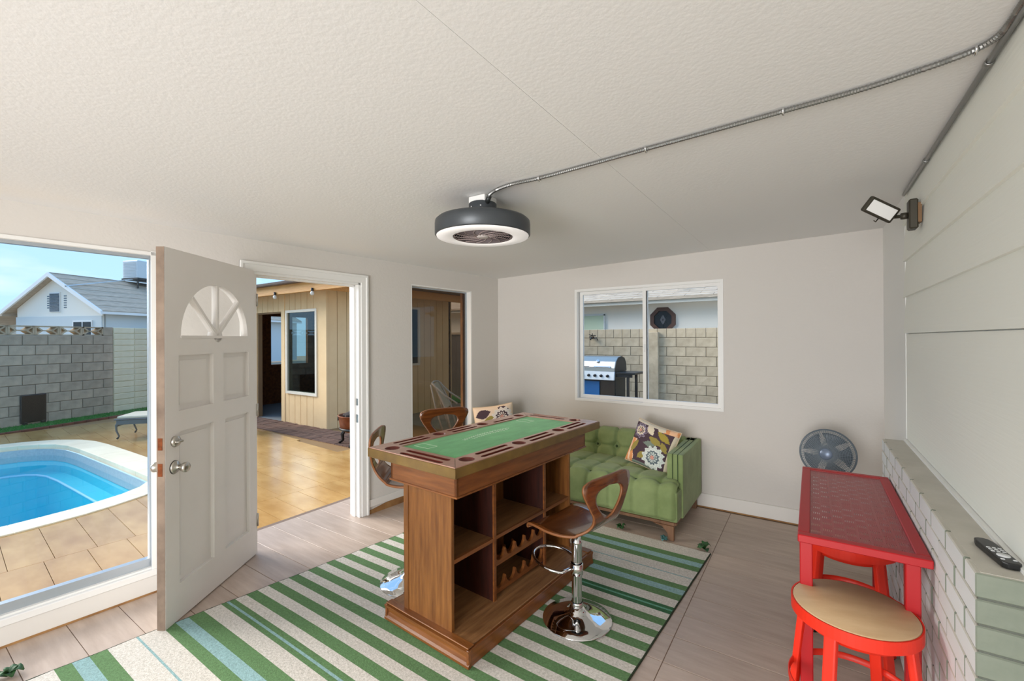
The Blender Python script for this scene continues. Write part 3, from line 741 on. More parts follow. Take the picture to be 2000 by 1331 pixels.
def cushion(label, loc, rot, w, h, t, cf):
    b = B(); lay = b.bm.loops.layers.float_color.new('Col'); n = 60
    for sd in (1, -1):
        V = [[None]*(n+1) for _ in range(n+1)]
        for i in range(n+1):
            for j in range(n+1):
                u, v = 2*i/n-1, 2*j/n-1
                th = t*math.sqrt(max(0, (1-u**4)*(1-v**4)))*(1+.05*math.sin(7*u+3*v))
                x = u*w*(1-.07*math.cos(v*math.pi/2)); z = v*h*(1-.07*math.cos(u*math.pi/2))
                V[i][j] = b.bm.verts.new((x, -sd*th, z))
        for i in range(n):
            for j in range(n):
                f = b._f([V[i][j], V[i+1][j], V[i+1][j+1], V[i][j+1]], True)
                u, v = 2*(i+.5)/n-1, 2*(j+.5)/n-1; cl = lin(cf(u*1.04, v*1.04))
                for l in f.loops: l[lay] = cl
    bmesh.ops.remove_doubles(b.bm, verts=b.bm.verts[:], dist=1e-4)
    r_ = thing('throw_cushion', label, 'cushion', loc, rot, 'floral cushions on the green sofa')
    b.obj('cover', m_cush, r_)
    e_ = []
    for k in range(4):
        for i in range(20):
            q = 2*i/20-1; u, v = ((q, -1), (1, q), (-q, 1), (-1, -q))[k]
            e_.append((u*w*(1-.07*math.cos(v*math.pi/2)), 0, v*h*(1-.07*math.cos(u*math.pi/2))))
    B().tube(e_, .005, 6, True).obj('piping', M('cushion_piping', (206, 188, 160), .9), r_)
cushion('floral purple and olive cushion leaning on the right arm of the sofa', (1.985, -.43, .595), (R(-20), R(10), R(-18)), .215, .20, .075, col_a)
cushion('floral cushion at the far left end of the sofa, peeking over the game table', (.30, -.50, .635), (R(-14), R(-9), R(24)), .225, .205, .075, col_b)

# ================================================================== RED TABLE, RED STOOLS
rt = thing('console_table', 'narrow red metal table with a perforated top under glass, along the brick ledge', 'table', (3.112, -2.345, 0))
TW, TL_, TZ = .389, 1.095, .795
fr = .040
for a in ((0, 0, TW, fr), (0, TL_-fr, TW, TL_), (0, fr, fr, TL_-fr), (TW-fr, fr, TW, TL_-fr)):
    bx('top_rail', m_red, rt, a[0], a[1], TZ-.030, a[2], a[3], TZ, bev=.003)
for lx in (.006, TW-.072):
    for ly in (.012, TL_-.057): bx('leg', m_red, rt, lx, ly, 0, lx+.042, ly+.042, TZ-.028, bev=.003)
b = B(); nx, ny = 8, 27; cw, cl_ = (TW-2*fr)/nx, (TL_-2*fr)/ny; zz0, zz1 = TZ-.012, TZ-.009
for i in range(nx):
    for j in range(ny):
        X, Y = fr+i*cw, fr+j*cl_
        if (i+j) % 2:
            b.box(X, Y, zz0, X+cw, Y+.004, zz1); b.box(X, Y+cl_-.004, zz0, X+cw, Y+cl_, zz1)
            for k in range(6): q = X+(cw-.0051)*k/5; b.box(q, Y+.004, zz0, q+.0051, Y+cl_-.004, zz1)
        else:
            b.box(X, Y, zz0, X+.004, Y+cl_, zz1); b.box(X+cw-.004, Y, zz0, X+cw, Y+cl_, zz1)
            for k in range(6): q = Y+(cl_-.0051)*k/5; b.box(X+.004, q, zz0, X+cw-.004, q+.0051, zz1)
b.obj('perforated_panel', m_redp, rt, fix=False)
bx('glass_top', glass('table_glass', (.98, .98, .98), .03, .0, .3), rt, fr+.001, fr+.001, TZ-.006, TW-fr-.001, TL_-fr-.001, TZ-.0015)
bx('under_rail', m_red, rt, .02, TL_/2-.015, TZ-.03, TW-.02, TL_/2+.015, TZ-.014)
def red_stool(label, loc, rz):
    t = thing('stool', label, 'stool', loc, (0, 0, rz), 'red-orange stools at the red table')
    r_, h_ = .188, .60
    B().lathe([(0, h_-.022), (r_-.006, h_-.022), (r_-.006, h_-.004), (r_-.010, h_), (0, h_)], seg=48).obj('seat', m_seatw, t)
    B().lathe([(r_-.005, h_-.003), (r_, h_-.003), (r_, h_-.045), (r_-.004, h_-.045), (r_-.005, h_-.003)], seg=64, sm=False).obj('seat_band', m_orange, t)
    for k in range(4):
        a = R(45+90*k); c, s = math.cos(a), math.sin(a)
        p = Vector((c*(r_-.03), s*(r_-.03), h_-.025)); q = Vector((c*(r_+.035), s*(r_+.035), .004))
        d = (q-p); side = Vector((-s, c, 0)); o_ = Vector((c, s, 0))
        B().obox((p+q)/2, d/2, side*.019, o_*.012).bev(.006, 2).obj('leg', m_orange, t)
        B().lathe([(0, 0), (.016, 0), (.016, .012), (0, .012)], (q.x, q.y, .0), 12).obj('foot', m_blackp, t)
    rg = r_+.006
    for z in (.20, .40) if False else (.30,):
        B().lathe([(rg, z-.012), (rg+.005, z-.012), (rg+.005, z+.012), (rg, z+.012), (rg, z-.012)], seg=48).obj('foot_ring', m_orange, t)
    B().lathe([(r_-.045, h_-.075), (r_-.040, h_-.075), (r_-.040, h_-.045), (r_-.045, h_-.045), (r_-.045, h_-.075)], seg=40).obj('under_ring', m_orange, t)
    return t
red_stool('red-orange stool with round plywood seat standing in front of the red table', (3.279, -2.402, .0), R(20))
red_stool('red-orange stool tucked under the red perforated table', (3.300, -1.715, .0), R(-6))

# ================================================================== REMOTE
rm = thing('remote_control', 'black remote control lying on the brick ledge', 'remote control', (3.580, -2.632, ZL+.0005), (0, 0, R(8)))
B().prism([(-.020, -.075), (-.012, -.085), (.012, -.085), (.020, -.075), (.021, .06), (.016, .082), (.006, .088), (-.006, .088), (-.016, .082), (-.021, .06)], lambda u, v, t: (u, v, t), 0, .017).bev(.004, 2).obj('body', m_blackp, rm)
bmn = B().box(-.0042, -.003, 0, .0042, .003, .0025).bev(.001).mesh('button', M('remote_button', (214, 216, 216), .5))
for i in range(3):
    for j in range(3): put('button', bmn, rm, (-.0115+.0115*i, .012-.012*j, .0165))
B().lathe([(0, .003), (.013, .003), (.014, 0), (0, 0)], (0, -.036, .0165), 24).obj('direction_pad', M('remote_button', (214, 216, 216)), rm)
for x in (-.012, .012): put('button', bmn, rm, (x, -.062, .0165))

# ================================================================== CEILING FAN LIGHT
cf = thing('ceiling_fan_light', 'round dark grey enclosed ceiling fan with a white light ring', 'ceiling fan', (1.668, -2.457, 2.12))
B().box(-.055, -.055, .175, .055, .055, ceil_z(1.668)-2.12-.003).bev(.006, 2).obj('junction_box', m_white, cf)
cn = B().lathe([(0, .180), (.072, .180), (.076, .176), (.076, .100), (.070, .094), (0, .094)], seg=40).obj('canopy', m_fandark, cf)
for a in (200, 255, 300): B().lathe([(0, .003), (.005, .002), (.005, 0), (0, 0)], (.076*math.cos(R(a)), .076*math.sin(R(a)), .15), 10, Vector((math.cos(R(a)), math.sin(R(a)), 0)).to_track_quat('Z', 'Y').to_matrix()).obj('screw', m_chrome, cn)
B().lathe([(.06, .105), (.20, .098), (.245, .090), (.258, .078), (.260, .06), (.260, .006), (.254, 0), (.250, .002)], seg=72).obj('housing', m_fandark, cf)
B().lathe([(.252, .002), (.250, -.004), (.20, -.007), (.168, -.006), (.164, 0), (.164, .02)], seg=72).obj('light_ring', m_fanring, cf)
gr = B()
for r_ in (.158, .162): gr.lathe([(r_-.003, -.002), (r_, -.005), (r_+.001, -.002), (r_, .004), (r_-.003, -.002)], seg=60)
for k in range(9): 
    q = .055+.0125*k; gr.tube([(q*math.cos(2*math.pi*i/40), q*math.sin(2*math.pi*i/40), .0) for i in range(40)], .0016, 5, True)
gr.obj('grille_rings', m_fangrill, cf)
gr = B()
for k in range(14):
    a0 = 2*math.pi*k/14; gr.tube([((.035+.126*i/8)*math.cos(a0+.7*i/8), (.035+.126*i/8)*math.sin(a0+.7*i/8), -.001) for i in range(9)], .0022, 5)
gr.obj('grille_arms', M('fan_grille_pink', (176, 158, 156), .4), cf)
B().lathe([(0, .05), (.163, .05), (.163, .002)], seg=48).obj('fan_cavity', m_fanblk, cf)
for k in range(6):
    a = 2*math.pi*k/6; c, s = math.cos(a), math.sin(a)
    B().obox((.095*c, .095*s, .026), (.055*c, .055*s, 0), (-.024*s, .024*c, .010), (0, 0, .0015)).obj('blade', m_fangrill, cf)
B().lathe([(0, -.008), (.028, -.007), (.034, -.002), (.036, .03), (0, .03)], seg=32).obj('hub_cap', M('fan_hub', (196, 186, 184), .35), cf)

# ================================================================== CONDUITS
pts = [(1.735, -2.50, 2.300), (1.76, -2.515, 2.317), (1.816, -2.531, 2.328), (1.923, -2.548, 2.331), (2.074, -2.533, 2.335), (2.331, -2.533, 2.342), (2.592, -2.536, 2.349), (2.864, -2.539, 2.356), (3.082, -2.542, 2.362), (3.298, -2.546, 2.368), (3.444, -2.569, 2.372), (3.509, -2.584, 2.374), (3.553, -2.602, 2.375), (3.582, -2.633, 2.376), (3.594, -2.672, 2.377), (3.597, -2.75, 2.377), (3.597, -2.95, 2.377)]
def resample(P, step):
    P = [Vector(p) for p in P]; dense = []
    for i in range(len(P)-1):
        p0, p1, p2, p3 = P[max(i-1, 0)], P[i], P[i+1], P[min(i+2, len(P)-1)]
        n = max(2, int((p2-p1).length/step))
        for k in range(n):
            t = k/n; dense.append(.5*((2*p1)+(-p0+p2)*t+(2*p0-5*p1+4*p2-p3)*t*t+(-p0+3*p1-3*p2+p3)*t**3))
    dense.append(P[-1]); return dense
cd = thing('flexible_conduit', 'ribbed grey metal conduit running across the ceiling from the fan', 'conduit')
dn = resample(pts, .0045)
B().tube(dn, [.0098 if i % 2 else .0078 for i in range(len(dn))], 8, sm=False).obj('sleeve', m_conduit, cd)
for p in ((2.074, -2.533, 2.335), (2.592, -2.536, 2.349), (3.082, -2.542, 2.362), (3.553, -2.602, 2.375)):
    q = Vector(p); st_ = B()
    st_.tube([q+Vector((0, .0135*math.cos(a), -.0135*math.sin(a))) for a in [R(-20+220*i/10) for i in range(11)]], .004, 6)
    st_.box(q.x-.006, q.y+.012, q.z+.004, q.x+.006, q.y+.030, q.z+.009)
    st_.obj('strap', m_chrome, cd)
B().cyl((1.722, -2.492, 2.286), (1.752, -2.508, 2.312), .013, seg=14).obj('connector', m_dark, cd)
pc = thing('wall_conduit', 'thin straight grey pipe along the corner of ceiling and siding', 'conduit')
B().tube([(WX-.013, -1.02, 2.372), (WX-.013, -5.3, 2.372)], .0085, 10).obj('pipe', m_conduit, pc)
for y_ in (-1.62, -2.5): B().lathe([(.009, -.012), (.0115, -.012), (.0115, .012), (.009, .012)], (WX-.013, y_, 2.372), 12, Matrix.Rotation(R(90), 3, 'X')).obj('coupling', m_conduit, pc)

# ================================================================== FLOODLIGHT
fd = thing('floodlight', 'bronze outdoor floodlight mounted high on the siding', 'floodlight', (WX-.006, -1.45, 2.165))
bx('mounting_block', M('copper_box', (124, 92, 60), .6, .1), fd, -.014, -.03, -.045, .0, .03, .05)
bx('wall_plate', m_bronze, fd, -.048, -.034, -.075, -.012, .034, .072, bev=.006)
wv_, hv_, nv_ = Vector((.746, .50, -.43)).normalized(), Vector((-.34, -.23, -.91)).normalized(), None
fwd = Vector((.45, -.80, -.42)); fwd = (fwd-wv_*fwd.dot(wv_)).normalized()       # the lamp looks down into the room
fwd = (-F*.82+Vector((0, 0, -.45))); fwd = (fwd-wv_*fwd.dot(wv_)).normalized(); hv_ = wv_.cross(fwd).normalized()
if hv_.z > 0: hv_ = -hv_
hc = Vector((3.455-(WX-.006), -.02, 2.205-2.165))
B().tube([(-.03, 0, -.005), (-.06, -.005, -.004), tuple(hc+wv_*.080+hv_*.004)], .009, 10).obj('arm', m_bronze, fd)
B().lathe([(0, -.016), (.015, -.014), (.017, 0), (.015, .014), (0, .016)], (-.062, -.005, -.004), 14).obj('knuckle', m_bronze, fd)
hd = B().obox(hc, wv_*.079, hv_*.040, fwd*.014).bev(.010, 3).obj('lamp_head', m_bronze, fd)
B().obox(hc+fwd*.0145, wv_*.066, hv_*.028, fwd*.0015).bev(.001).obj('led_panel', m_led, hd)
fins = B()
for k in range(9): fins.obox(hc-fwd*.020+wv_*(-.06+.015*k), wv_*.0018, hv_*.036, fwd*.012)
fins.obj('cooling_fins', m_bronze, hd)
B().tube([tuple(hc+hv_*.04-wv_*-.02), tuple(hc+hv_*.058+wv_*.02), tuple(hc+hv_*.056+wv_*.008)], .003, 6).obj('lead_wire', m_bronze, hd)

# ================================================================== FLOOR FAN
ff = thing('pedestal_fan', 'dark blue-grey pedestal fan standing in the corner behind the red table', 'fan', (3.262, -.36, 0), (0, 0, R(-12)))
B().lathe([(0, 0), (.16, 0), (.165, .008), (.15, .02), (.05, .032), (.03, .05), (0, .05)], seg=36).obj('base', m_fan2, ff)
B().lathe([(.016, .04), (.016, .5), (.02, .5), (.02, .56), (0, .56)], seg=16).obj('pole', m_fan2, ff)
hm = Matrix.Rotation(R(82), 3, 'X')       # head axis towards -y, tilted slightly up
hc = (0, -.05, .705)
def HP(r_, a, z): v = hm@Vector((r_*math.cos(a), r_*math.sin(a), z)); return (hc[0]+v.x, hc[1]+v.y, hc[2]+v.z)
B().lathe([(0, -.13), (.045, -.125), (.06, -.08), (.06, -.03), (.03, -.02)], hc, 24, hm).obj('motor_housing', m_fan2, ff)
RF = .172
g1 = B()
for k in range(15):
    r_ = .045+.0088*k; zz = .052*math.sqrt(max(0, 1-(r_/RF)**2.2))
    g1.tube([HP(r_, 2*math.pi*i/44, zz) for i in range(44)], .0016, 4, True)
for k in range(84):
    a = 2*math.pi*k/84; g1.tube([HP(.04+(RF-.04)*i/7, a+.25*i/7, .054*math.sqrt(max(0, 1-((.04+(RF-.04)*i/7)/RF)**2.2))) for i in range(8)], .0017, 4)
g1.obj('front_grille', m_fanw, ff)
g2 = B()
for k in range(72):
    a = 2*math.pi*k/72; g2.tube([HP(RF-(RF-.05)*i/6, a, -.06*(1-((RF-(RF-.05)*i/6)/RF)**2)) for i in range(7)], .0013, 4)
g2.obj('rear_grille', m_fan2, ff)
B().tube([HP(RF, 2*math.pi*i/60, 0) for i in range(60)], .006, 8, True).obj('rim', m_fan2, ff)
B().lathe([(0, .060), (.034, .058), (.042, .052), (.042, .046), (0, .046)], hc, 28, hm).obj('badge', M('fan_badge', (120, 134, 156), .3, .3), ff)
for k in range(5):
    a = 2*math.pi*k/5; bl_ = B()
    bl_.grid(lambda u, v: HP(.035+.115*u, a+(v-.5)*(.5+.6*u), -.004+(v-.5)*.03), 8, 6)
    o = bl_.obj('blade', M('fan_blade', (66, 78, 88), .3), ff); md = o.modifiers.new('t', 'SOLIDIFY'); md.thickness = .002

# ================================================================== FALLEN LEAVES
def sprig(label, loc, rz, n, mat, cat='leaf', sc=1.):
    t = thing('leaf_sprig', label, cat, loc, (0, 0, rz), 'artificial leaf bits scattered on the floor')
    for k in range(n):
        a = 2*math.pi*k/n+random.uniform(-.3, .3); l = sc*random.uniform(.035, .055); w = l*.42; up = random.uniform(.01, .035)*sc
        def fn(u, v):
            s = (v-.5)*2*w*math.sin(math.pi*min(.98, u*.85+.1))
            return (math.cos(a)*l*u-math.sin(a)*s, math.sin(a)*l*u+math.cos(a)*s, .004+up*math.sin(u*2.6)+abs(s)*.35)
        b = B().grid(fn, 5, 4); o = b.obj('leaf', mat, t); md = o.modifiers.new('t', 'SOLIDIFY'); md.thickness = .0012
    B().tube([(0, 0, .004), (.015, .01, .006), (.028, .026, .004)], .0025, 6).obj('stem', m_legw, t)
sprig('green artificial leaf sprig on the floor behind the bar stool back', (1.862, -.885, 0), .4, 5, m_leaf)
sprig('small teal ribbon bow on the floor beside the sofa leg', (2.212, -.905, 0), 1.2, 6, m_teal, 'ribbon', .75)
sprig('green artificial leaf sprig at the back right corner of the rug', (2.50, -.90, .004), 2.4, 6, m_leaf, sc=1.15)
sprig('green artificial leaf sprig on the floor in the bottom left corner', (.062, -3.99, 0), 2., 6, m_leaf, sc=1.2)

# ================================================================== OUTSIDE: POOL AND PATIO (frame of the left wall)
PZ = -.06
def lw(n, t, z): a = R(-3.772); return (n*math.cos(a)-t*math.sin(a), n*math.sin(a)+t*math.cos(a), z)
inner = [(-2.42, -4.2), (-2.43, -3.80), (-2.46, -3.60), (-2.50, -3.40), (-2.56, -3.22), (-2.66, -3.00), (-2.80, -2.82), (-2.98, -2.70), (-3.20, -2.65), (-3.6, -2.68), (-4.2, -2.735), (-5.0, -2.81), (-5.7, -2.88), (-6.15, -2.95), (-6.42, -3.05), (-6.62, -3.21), (-6.74, -3.42), (-6.78, -3.65), (-6.80, -4.4), (-6.80, -7.2), (-6.6, -7.8), (-6.0, -8.1), (-3.2, -8.1), (-2.6, -7.8), (-2.42, -7.2)]
cen = Vector((-4.6, -5.2))
def offs(P, d):
    out_ = []; n = len(P)
    for i in range(n):
        a, c = Vector(P[i-1]), Vector(P[(i+1) % n]); t = (c-a).normalized(); nn = Vector((t.y, -t.x)); p = Vector(P[i])
        if nn.dot(p-cen) < 0: nn = -nn
        dd_ = d(p) if callable(d) else d
        out_.append(tuple(p+nn*dd_))
    return out_
outer = offs(inner, lambda p: .28 if p.x > -2.9 else .36 if p.x > -3.5 else .34)
pool = thing('swimming_pool', 'bright blue swimming pool with pale stone coping outside the window', 'swimming pool', (0, 0, 0), LW)
n = len(inner)
for i in range(n):
    j = (i+1) % n
    a, c, d, e2 = inner[i], outer[i], outer[j], inner[j]
    k = .003
    B().prism([a, c, d, e2], lambda u, v, t: (u, v, t), PZ-.06, PZ+.012).bev(.004).obj('coping_stone', m_cop, pool)
ins = offs(inner, -.03)
b = B()
for i in range(n):
    j = (i+1) % n; b._f([b.bm.verts.new(p) for p in ((*ins[i], PZ-.05), (*ins[j], PZ-.05), (*ins[j], PZ-.24), (*ins[i], PZ-.24))])
b.obj('tile_band', m_ptile, pool)
led = offs(inner, -.24)
b = B()
for i in range(n):
    j = (i+1) % n
    b._f([b.bm.verts.new(p) for p in ((*ins[i], PZ-.23), (*ins[j], PZ-.23), (*ins[j], PZ-.40), (*ins[i], PZ-.40))])
    b._f([b.bm.verts.new(p) for p in ((*ins[i], PZ-.40), (*ins[j], PZ-.40), (*led[j], PZ-.40), (*led[i], PZ-.40))])
    b._f([b.bm.verts.new(p) for p in ((*led[i], PZ-.40), (*led[j], PZ-.40), (*led[j], PZ-1.4), (*led[i], PZ-1.4))])
b._f([b.bm.verts.new((*p, PZ-1.4)) for p in led])
b.obj('basin', m_pool, pool)
b = B(); b.tube([(*p, PZ-.395) for p in led], .016, 6, True); b.obj('step_line', m_pool2, pool)
b = B(); b._f([b.bm.verts.new((*p, PZ-.15)) for p in offs(inner, -.028)]); b.obj('water', m_water, pool)

# patio tiles, clipped to the coping
pt = put('patio', None, None, (0, 0, 0), LW); tag(pt, 'tan tiled patio around the pool and outside the doorway', 'patio', kind='structure')
xs_ = [p[0] for p in outer]; ys_ = [p[1] for p in outer]; bx0, bx1, by0, by1 = min(xs_), max(xs_), min(ys_), max(ys_)
b = B()
for a in ((-9.6, by1-.3, -.14, 1.4), (-9.6, -9.2, -.14, by0+.3), (bx1-.2, by0, -.14, by1), (-9.6, by0, bx0+.3, by1)): b.box(a[0], a[1], PZ-.2, a[2], a[3], PZ-.02 if a[0] < -9 and a[1] > -4 else PZ-.021)
# keep the bed out of the pool: only the strips outside the coping
b.bm.free(); b = B()
for i in range(n):
    j = (i+1) % n
    far = lambda p: (cen.x+(p[0]-cen.x)*1.0, cen.y+(p[1]-cen.y)*1.0)
    o2 = offs(outer, 1.2)
    b._f([b.bm.verts.new((*q, PZ-.018)) for q in (outer[i], outer[j], o2[j], o2[i])])
b.box(-9.6, -2.0, PZ-.2, -.14, 1.4, PZ-.018); b.box(-1.6, -9.2, PZ-.2, -.14, -2.0, PZ-.0182); b.box(-9.6, -9.2, PZ-.2, -7.9, -2.0, PZ-.0184)
b.obj('patio_bed', m_pgrout, pt)
def clip(poly, p, nn, keep_out):
    out_ = []; m_ = len(poly); s = -1 if keep_out else 1
    for i in range(m_):
        a, c = poly[i], poly[(i+1) % m_]; da = s*((a[0]-p[0])*nn[0]+(a[1]-p[1])*nn[1]); dc = s*((c[0]-p[0])*nn[0]+(c[1]-p[1])*nn[1])
        if da <= 0: out_.append(a)
        if (da < 0 < dc) or (dc < 0 < da):
            f = da/(da-dc); out_.append((a[0]+(c[0]-a[0])*f, a[1]+(c[1]-a[1])*f))
    return out_
edges = []
hull = outer
for i in range(len(hull)):
    a, c = Vector(hull[i]), Vector(hull[(i+1) % len(hull)]); t = (c-a).normalized(); nn = Vector((t.y, -t.x))
    if nn.dot(a-cen) < 0: nn = -nn
    edges.append((tuple(a), tuple(nn)))
def outside(poly):
    res = []; cur = poly
    for p, nn in edges:
        o_ = clip(cur, p, nn, True)
        if len(o_) >= 3 and area(o_) > 1e-4: res.append(o_)
        cur = clip(cur, p, nn, False)
        if len(cur) < 3: break
    return res
def area(P): return abs(sum(P[i][0]*P[(i+1) % len(P)][1]-P[(i+1) % len(P)][0]*P[i][1] for i in range(len(P))))/2
tn, tt = 1.2, .235
tile_me = B().box(.004, .004, -.03, tn-.004, tt-.004, 0).bev(.002).mesh('patio_tile', m_patio)
i0 = 0
nx_ = -.14; col_n = 0
cut_q = lambda P: any(True for p in P)
def inside_all(p): return all((p[0]-e_[0][0])*e_[1][0]+(p[1]-e_[0][1])*e_[1][1] < 0 for e_ in edges)
nlines = [-.14, -1.28, -2.48, -3.68, -4.88, -6.08, -7.28, -8.3]
for a, c in zip(nlines, nlines[1:]):
    t = -3.70-.235*10+(.06 if col_n % 2 else 0); col_n += 1
    while t < .9:
        poly = [(c+.0018, t+.0018), (a-.0018, t+.0018), (a-.0018, t+tt-.0018), (c+.0018, t+tt-.0018)]
        wy = [lw(p[0], p[1], 0)[1] for p in poly]
        if max(wy) < -.20+(.0 if a < -2.3 else 9) and not (t+tt > -.3 and a > -2.3 and t > .3):
            pieces = [poly] if not any(inside_all(p) for p in poly) and not any(inside_all((poly[0][0]+(poly[1][0]-poly[0][0])*f, poly[0][1]+(poly[2][1]-poly[0][1])*g_)) for f in (.25, .5, .75) for g_ in (0, .25, .5, .75, 1)) else outside(poly)
            if pieces:
                b = B()
                for P in pieces: b.prism(P, lambda u, v, z: (u, v, z), PZ-.03, PZ)
                b.obj('patio_tile', m_patio, pt)
        t += tt
# brick paver strip before the shed
ps = put('paver_strip', None, None); tag(ps, 'dark brick paver strip along the foot of the tan shed', 'paving', kind='structure')
bx('paver_bed', m_pgrout, ps, -8.2, -.22, PZ-.1, -1.9, .42, PZ-.012)
pm = B().box(.003, .003, -.03, .100, .203, 0).bev(.003).mesh('paver', m_paver)
for i in range(46):
    for j in range(3): put('paver', pm, ps, (-6.6+.103*i, -.21+.207*j+random.uniform(-.004, .004), PZ+random.uniform(-.003, .004)), (0, 0, random.uniform(-.02, .02)))
# yard ground
yg = B().box(-40, .42, -.30, 30, 40, PZ-.02).box(-40, -30, -.30, -9.55, .42, PZ-.05).box(-9.55, -30, -.3, 30, -9.6, PZ-.05).obj('ground', m_grnd); tag(yg, 'bare pale yard ground outside', 'ground', kind='structure')

# ------------------------------------------------------------------ grey block wall, breeze blocks, cream wall
Aw = Vector((-9.3, -2.86, 0)); dw = Vector((-.34938, .93698, 0)); rz_w = math.atan2(dw.y, dw.x)
gw = put('wall_garden_left', None, None, (Aw.x, Aw.y, PZ), (0, 0, rz_w)); tag(gw, 'grey concrete block garden wall with pierced blocks on top', 'garden wall', kind='structure')
bx('wall_core', m_blockm, gw, -4.1, .0, 0, 1.89, .17, 1.735)
bh = 1.735/9
bmf = B().box(.006, -.02, .006, .390, .012, bh-.004).bev(.005).mesh('block', m_block); bmh = B().box(.006, -.02, .006, .192, .012, bh-.004).bev(.005).mesh('block', m_block)
for c in range(9):
    x = 1.885; k = 0
    while x > -4.0:
        if c % 2 and k == 0: put('block', bmh, gw, (x-.196, 0, c*bh)); x -= .196
        else: put('block', bmf, gw, (x-.394, 0, c*bh)); x -= .394
        k += 1
z0, z1 = 1.737, 1.925
bz = B(); w_ = .394; zc = (z0+z1)/2
bz.box(0, 0, z0, w_, .17, z0+.022).box(0, 0, z1-.022, w_, .17, z1).box(0, 0, z0, .028, .17, z1).box(w_-.028, 0, z0, w_, .17, z1)
for (p, q) in (((.02, z0+.015), (.12, zc)), ((.02, z1-.015), (.12, zc)), ((w_-.02, z0+.015), (w_-.12, zc)), ((w_-.02, z1-.015), (w_-.12, zc))):
    bz.bar((p[0], .085, p[1]), (q[0], .085, q[1]), .17, .026, (0, 0, 1))
bz.box(.115, 0, zc-.01, w_-.115, .17, zc+.01)
bzm = bz.mesh('breeze_block', m_block2)
x = 1.70
while x > -4.0: put('breeze_block', bzm, gw, (x-w_, 0, 0)); x -= w_+.004
bx('end_block', m_block, gw, 1.70, -.01, z0, 1.885, .17, z1, bev=.006)
cw_ = put('wall_garden_cream', None, None, (Aw.x, Aw.y, PZ), (0, 0, rz_w)); tag(cw_, 'cream painted slump-block garden wall beside the grey block wall', 'garden wall', kind='structure')
bx('wall_core', m_cream, cw_, 1.90, .0, 0, 5.2, .2, 1.92)
cm = B().box(.005, -.014, .005, .440, .02, .132).bev(.008).mesh('block', m_cream)
for c in range(14):
    for k in range(7): put('block', cm, cw_, (1.90+.447*k, random.uniform(-.003, .003), c*.1375))
bp_ = thing('access_panel', 'black square panel standing against the grey block wall', 'panel', (Aw.x+dw.x*.46, Aw.y+dw.y*.46, PZ), (0, 0, rz_w))
bx('plate', m_blackp, bp_, -.19, -.06, .055, .19, -.035, .575, bev=.006)
bx('frame_lip', M('black_rim', (30, 30, 32), .5), bp_, -.20, -.052, .045, .20, -.030, .585, bev=.006)
for k in (-.14, .14): bx('foot', m_blackp, bp_, k-.03, -.09, .0, k+.03, -.028, .06, bev=.004)
# turf with a brick edging
tf = thing('turf_strip', 'bright green artificial turf strip along the garden wall', 'turf', kind='stuff')
def wp(a, off, z): p = Aw+dw*a+Vector((dw.y, -dw.x, 0))*off; return (p.x, p.y, z)
def toff(a): return .72 if a < .3 else .72-.0*a
b = B(); random.seed(5)
poly = [wp(-4, .03, 0)[:2], wp(5.2, .03, 0)[:2], wp(5.2, .62, 0)[:2], wp(-4, .75, 0)[:2]]
b.prism(poly, lambda u, v, t: (u, v, t), PZ-.05, PZ+.008); b.obj('turf_mat', m_turf, tf)
vs, fs = [], []
for i in range(7000):
    a = random.uniform(-2, 4); o_ = random.uniform(.04, .66); p = Vector(wp(a, o_, PZ+.006)); an = random.uniform(0, 6.28); d_ = Vector((math.cos(an), math.sin(an), 0))*.008; h_ = random.uniform(.018, .035)
    k = len(vs); vs += [p-d_, p+d_, p+Vector((random.uniform(-.01, .01), random.uniform(-.01, .01), h_))]; fs.append((k, k+1, k+2))
me = bpy.data.meshes.new('grass_blades'); me.from_pydata(vs, [], fs); me.materials.append(m_turf); put('grass_blades', me, tf)['kind'] = 'stuff'
eb = put('edging', None, None); tag(eb, 'low brown brick edging between turf and patio', 'edging', kind='structure')
em = B().box(-.097, -.045, -.05, .097, .045, .025).bev(.006).mesh('brick', m_edge)
for k in range(34): 
    a = -2.4+.2*k; p = wp(a, .70 if a < 2 else .66, PZ); put('brick', em, eb, p, (0, 0, rz_w+random.uniform(-.02, .02)))

# ------------------------------------------------------------------ chaise lounge
lg = thing('chaise_lounge', 'grey cast metal chaise lounge by the cream garden wall', 'lounge chair', (-6.45, -1.80, PZ), (0, 0, R(50)))
def cab(x, y_, sx):
    B().tube([(x-sx*.0, y_, .30), (x+sx*.035, y_, .24), (x+sx*.03, y_, .15), (x-sx*.005, y_, .06), (x+sx*.02, y_, .018)], [.016, .017, .014, .012, .016], 8).obj('leg', m_lounge, lg)
for x, y_, sx in ((.02, -.27, -1), (.02, .27, -1), (1.25, -.27, 1), (1.25, .27, 1)): cab(x, y_, sx)
bx('apron', m_lounge, lg, .0, -.285, .25, 1.3, -.265, .32); bx('apron', m_lounge, lg, .0, .265, .25, 1.3, .285, .32); bx('end_apron', m_lounge, lg, -.01, -.28, .22, .012, .28, .33, bev=.004)
B().box(-.03, -.31, .325, 1.3, .31, .345).bev(.006).obj('seat_frame', m_lounge, lg)
B().box(0, -.28, .345, 1.28, .28, .385).bev(.014, 2).obj('cushion', m_loungec, lg)
B().obox((1.55, 0, .56), (.30, 0, .20), (0, .29, 0), (-.012, 0, .018)).bev(.006).obj('backrest', m_lounge, lg)
B().obox((1.53, 0, .60), (.30, 0, .20), (0, .27, 0), (-.02, 0, .03)).bev(.014, 2).obj('back_cushion', m_stripe, lg)

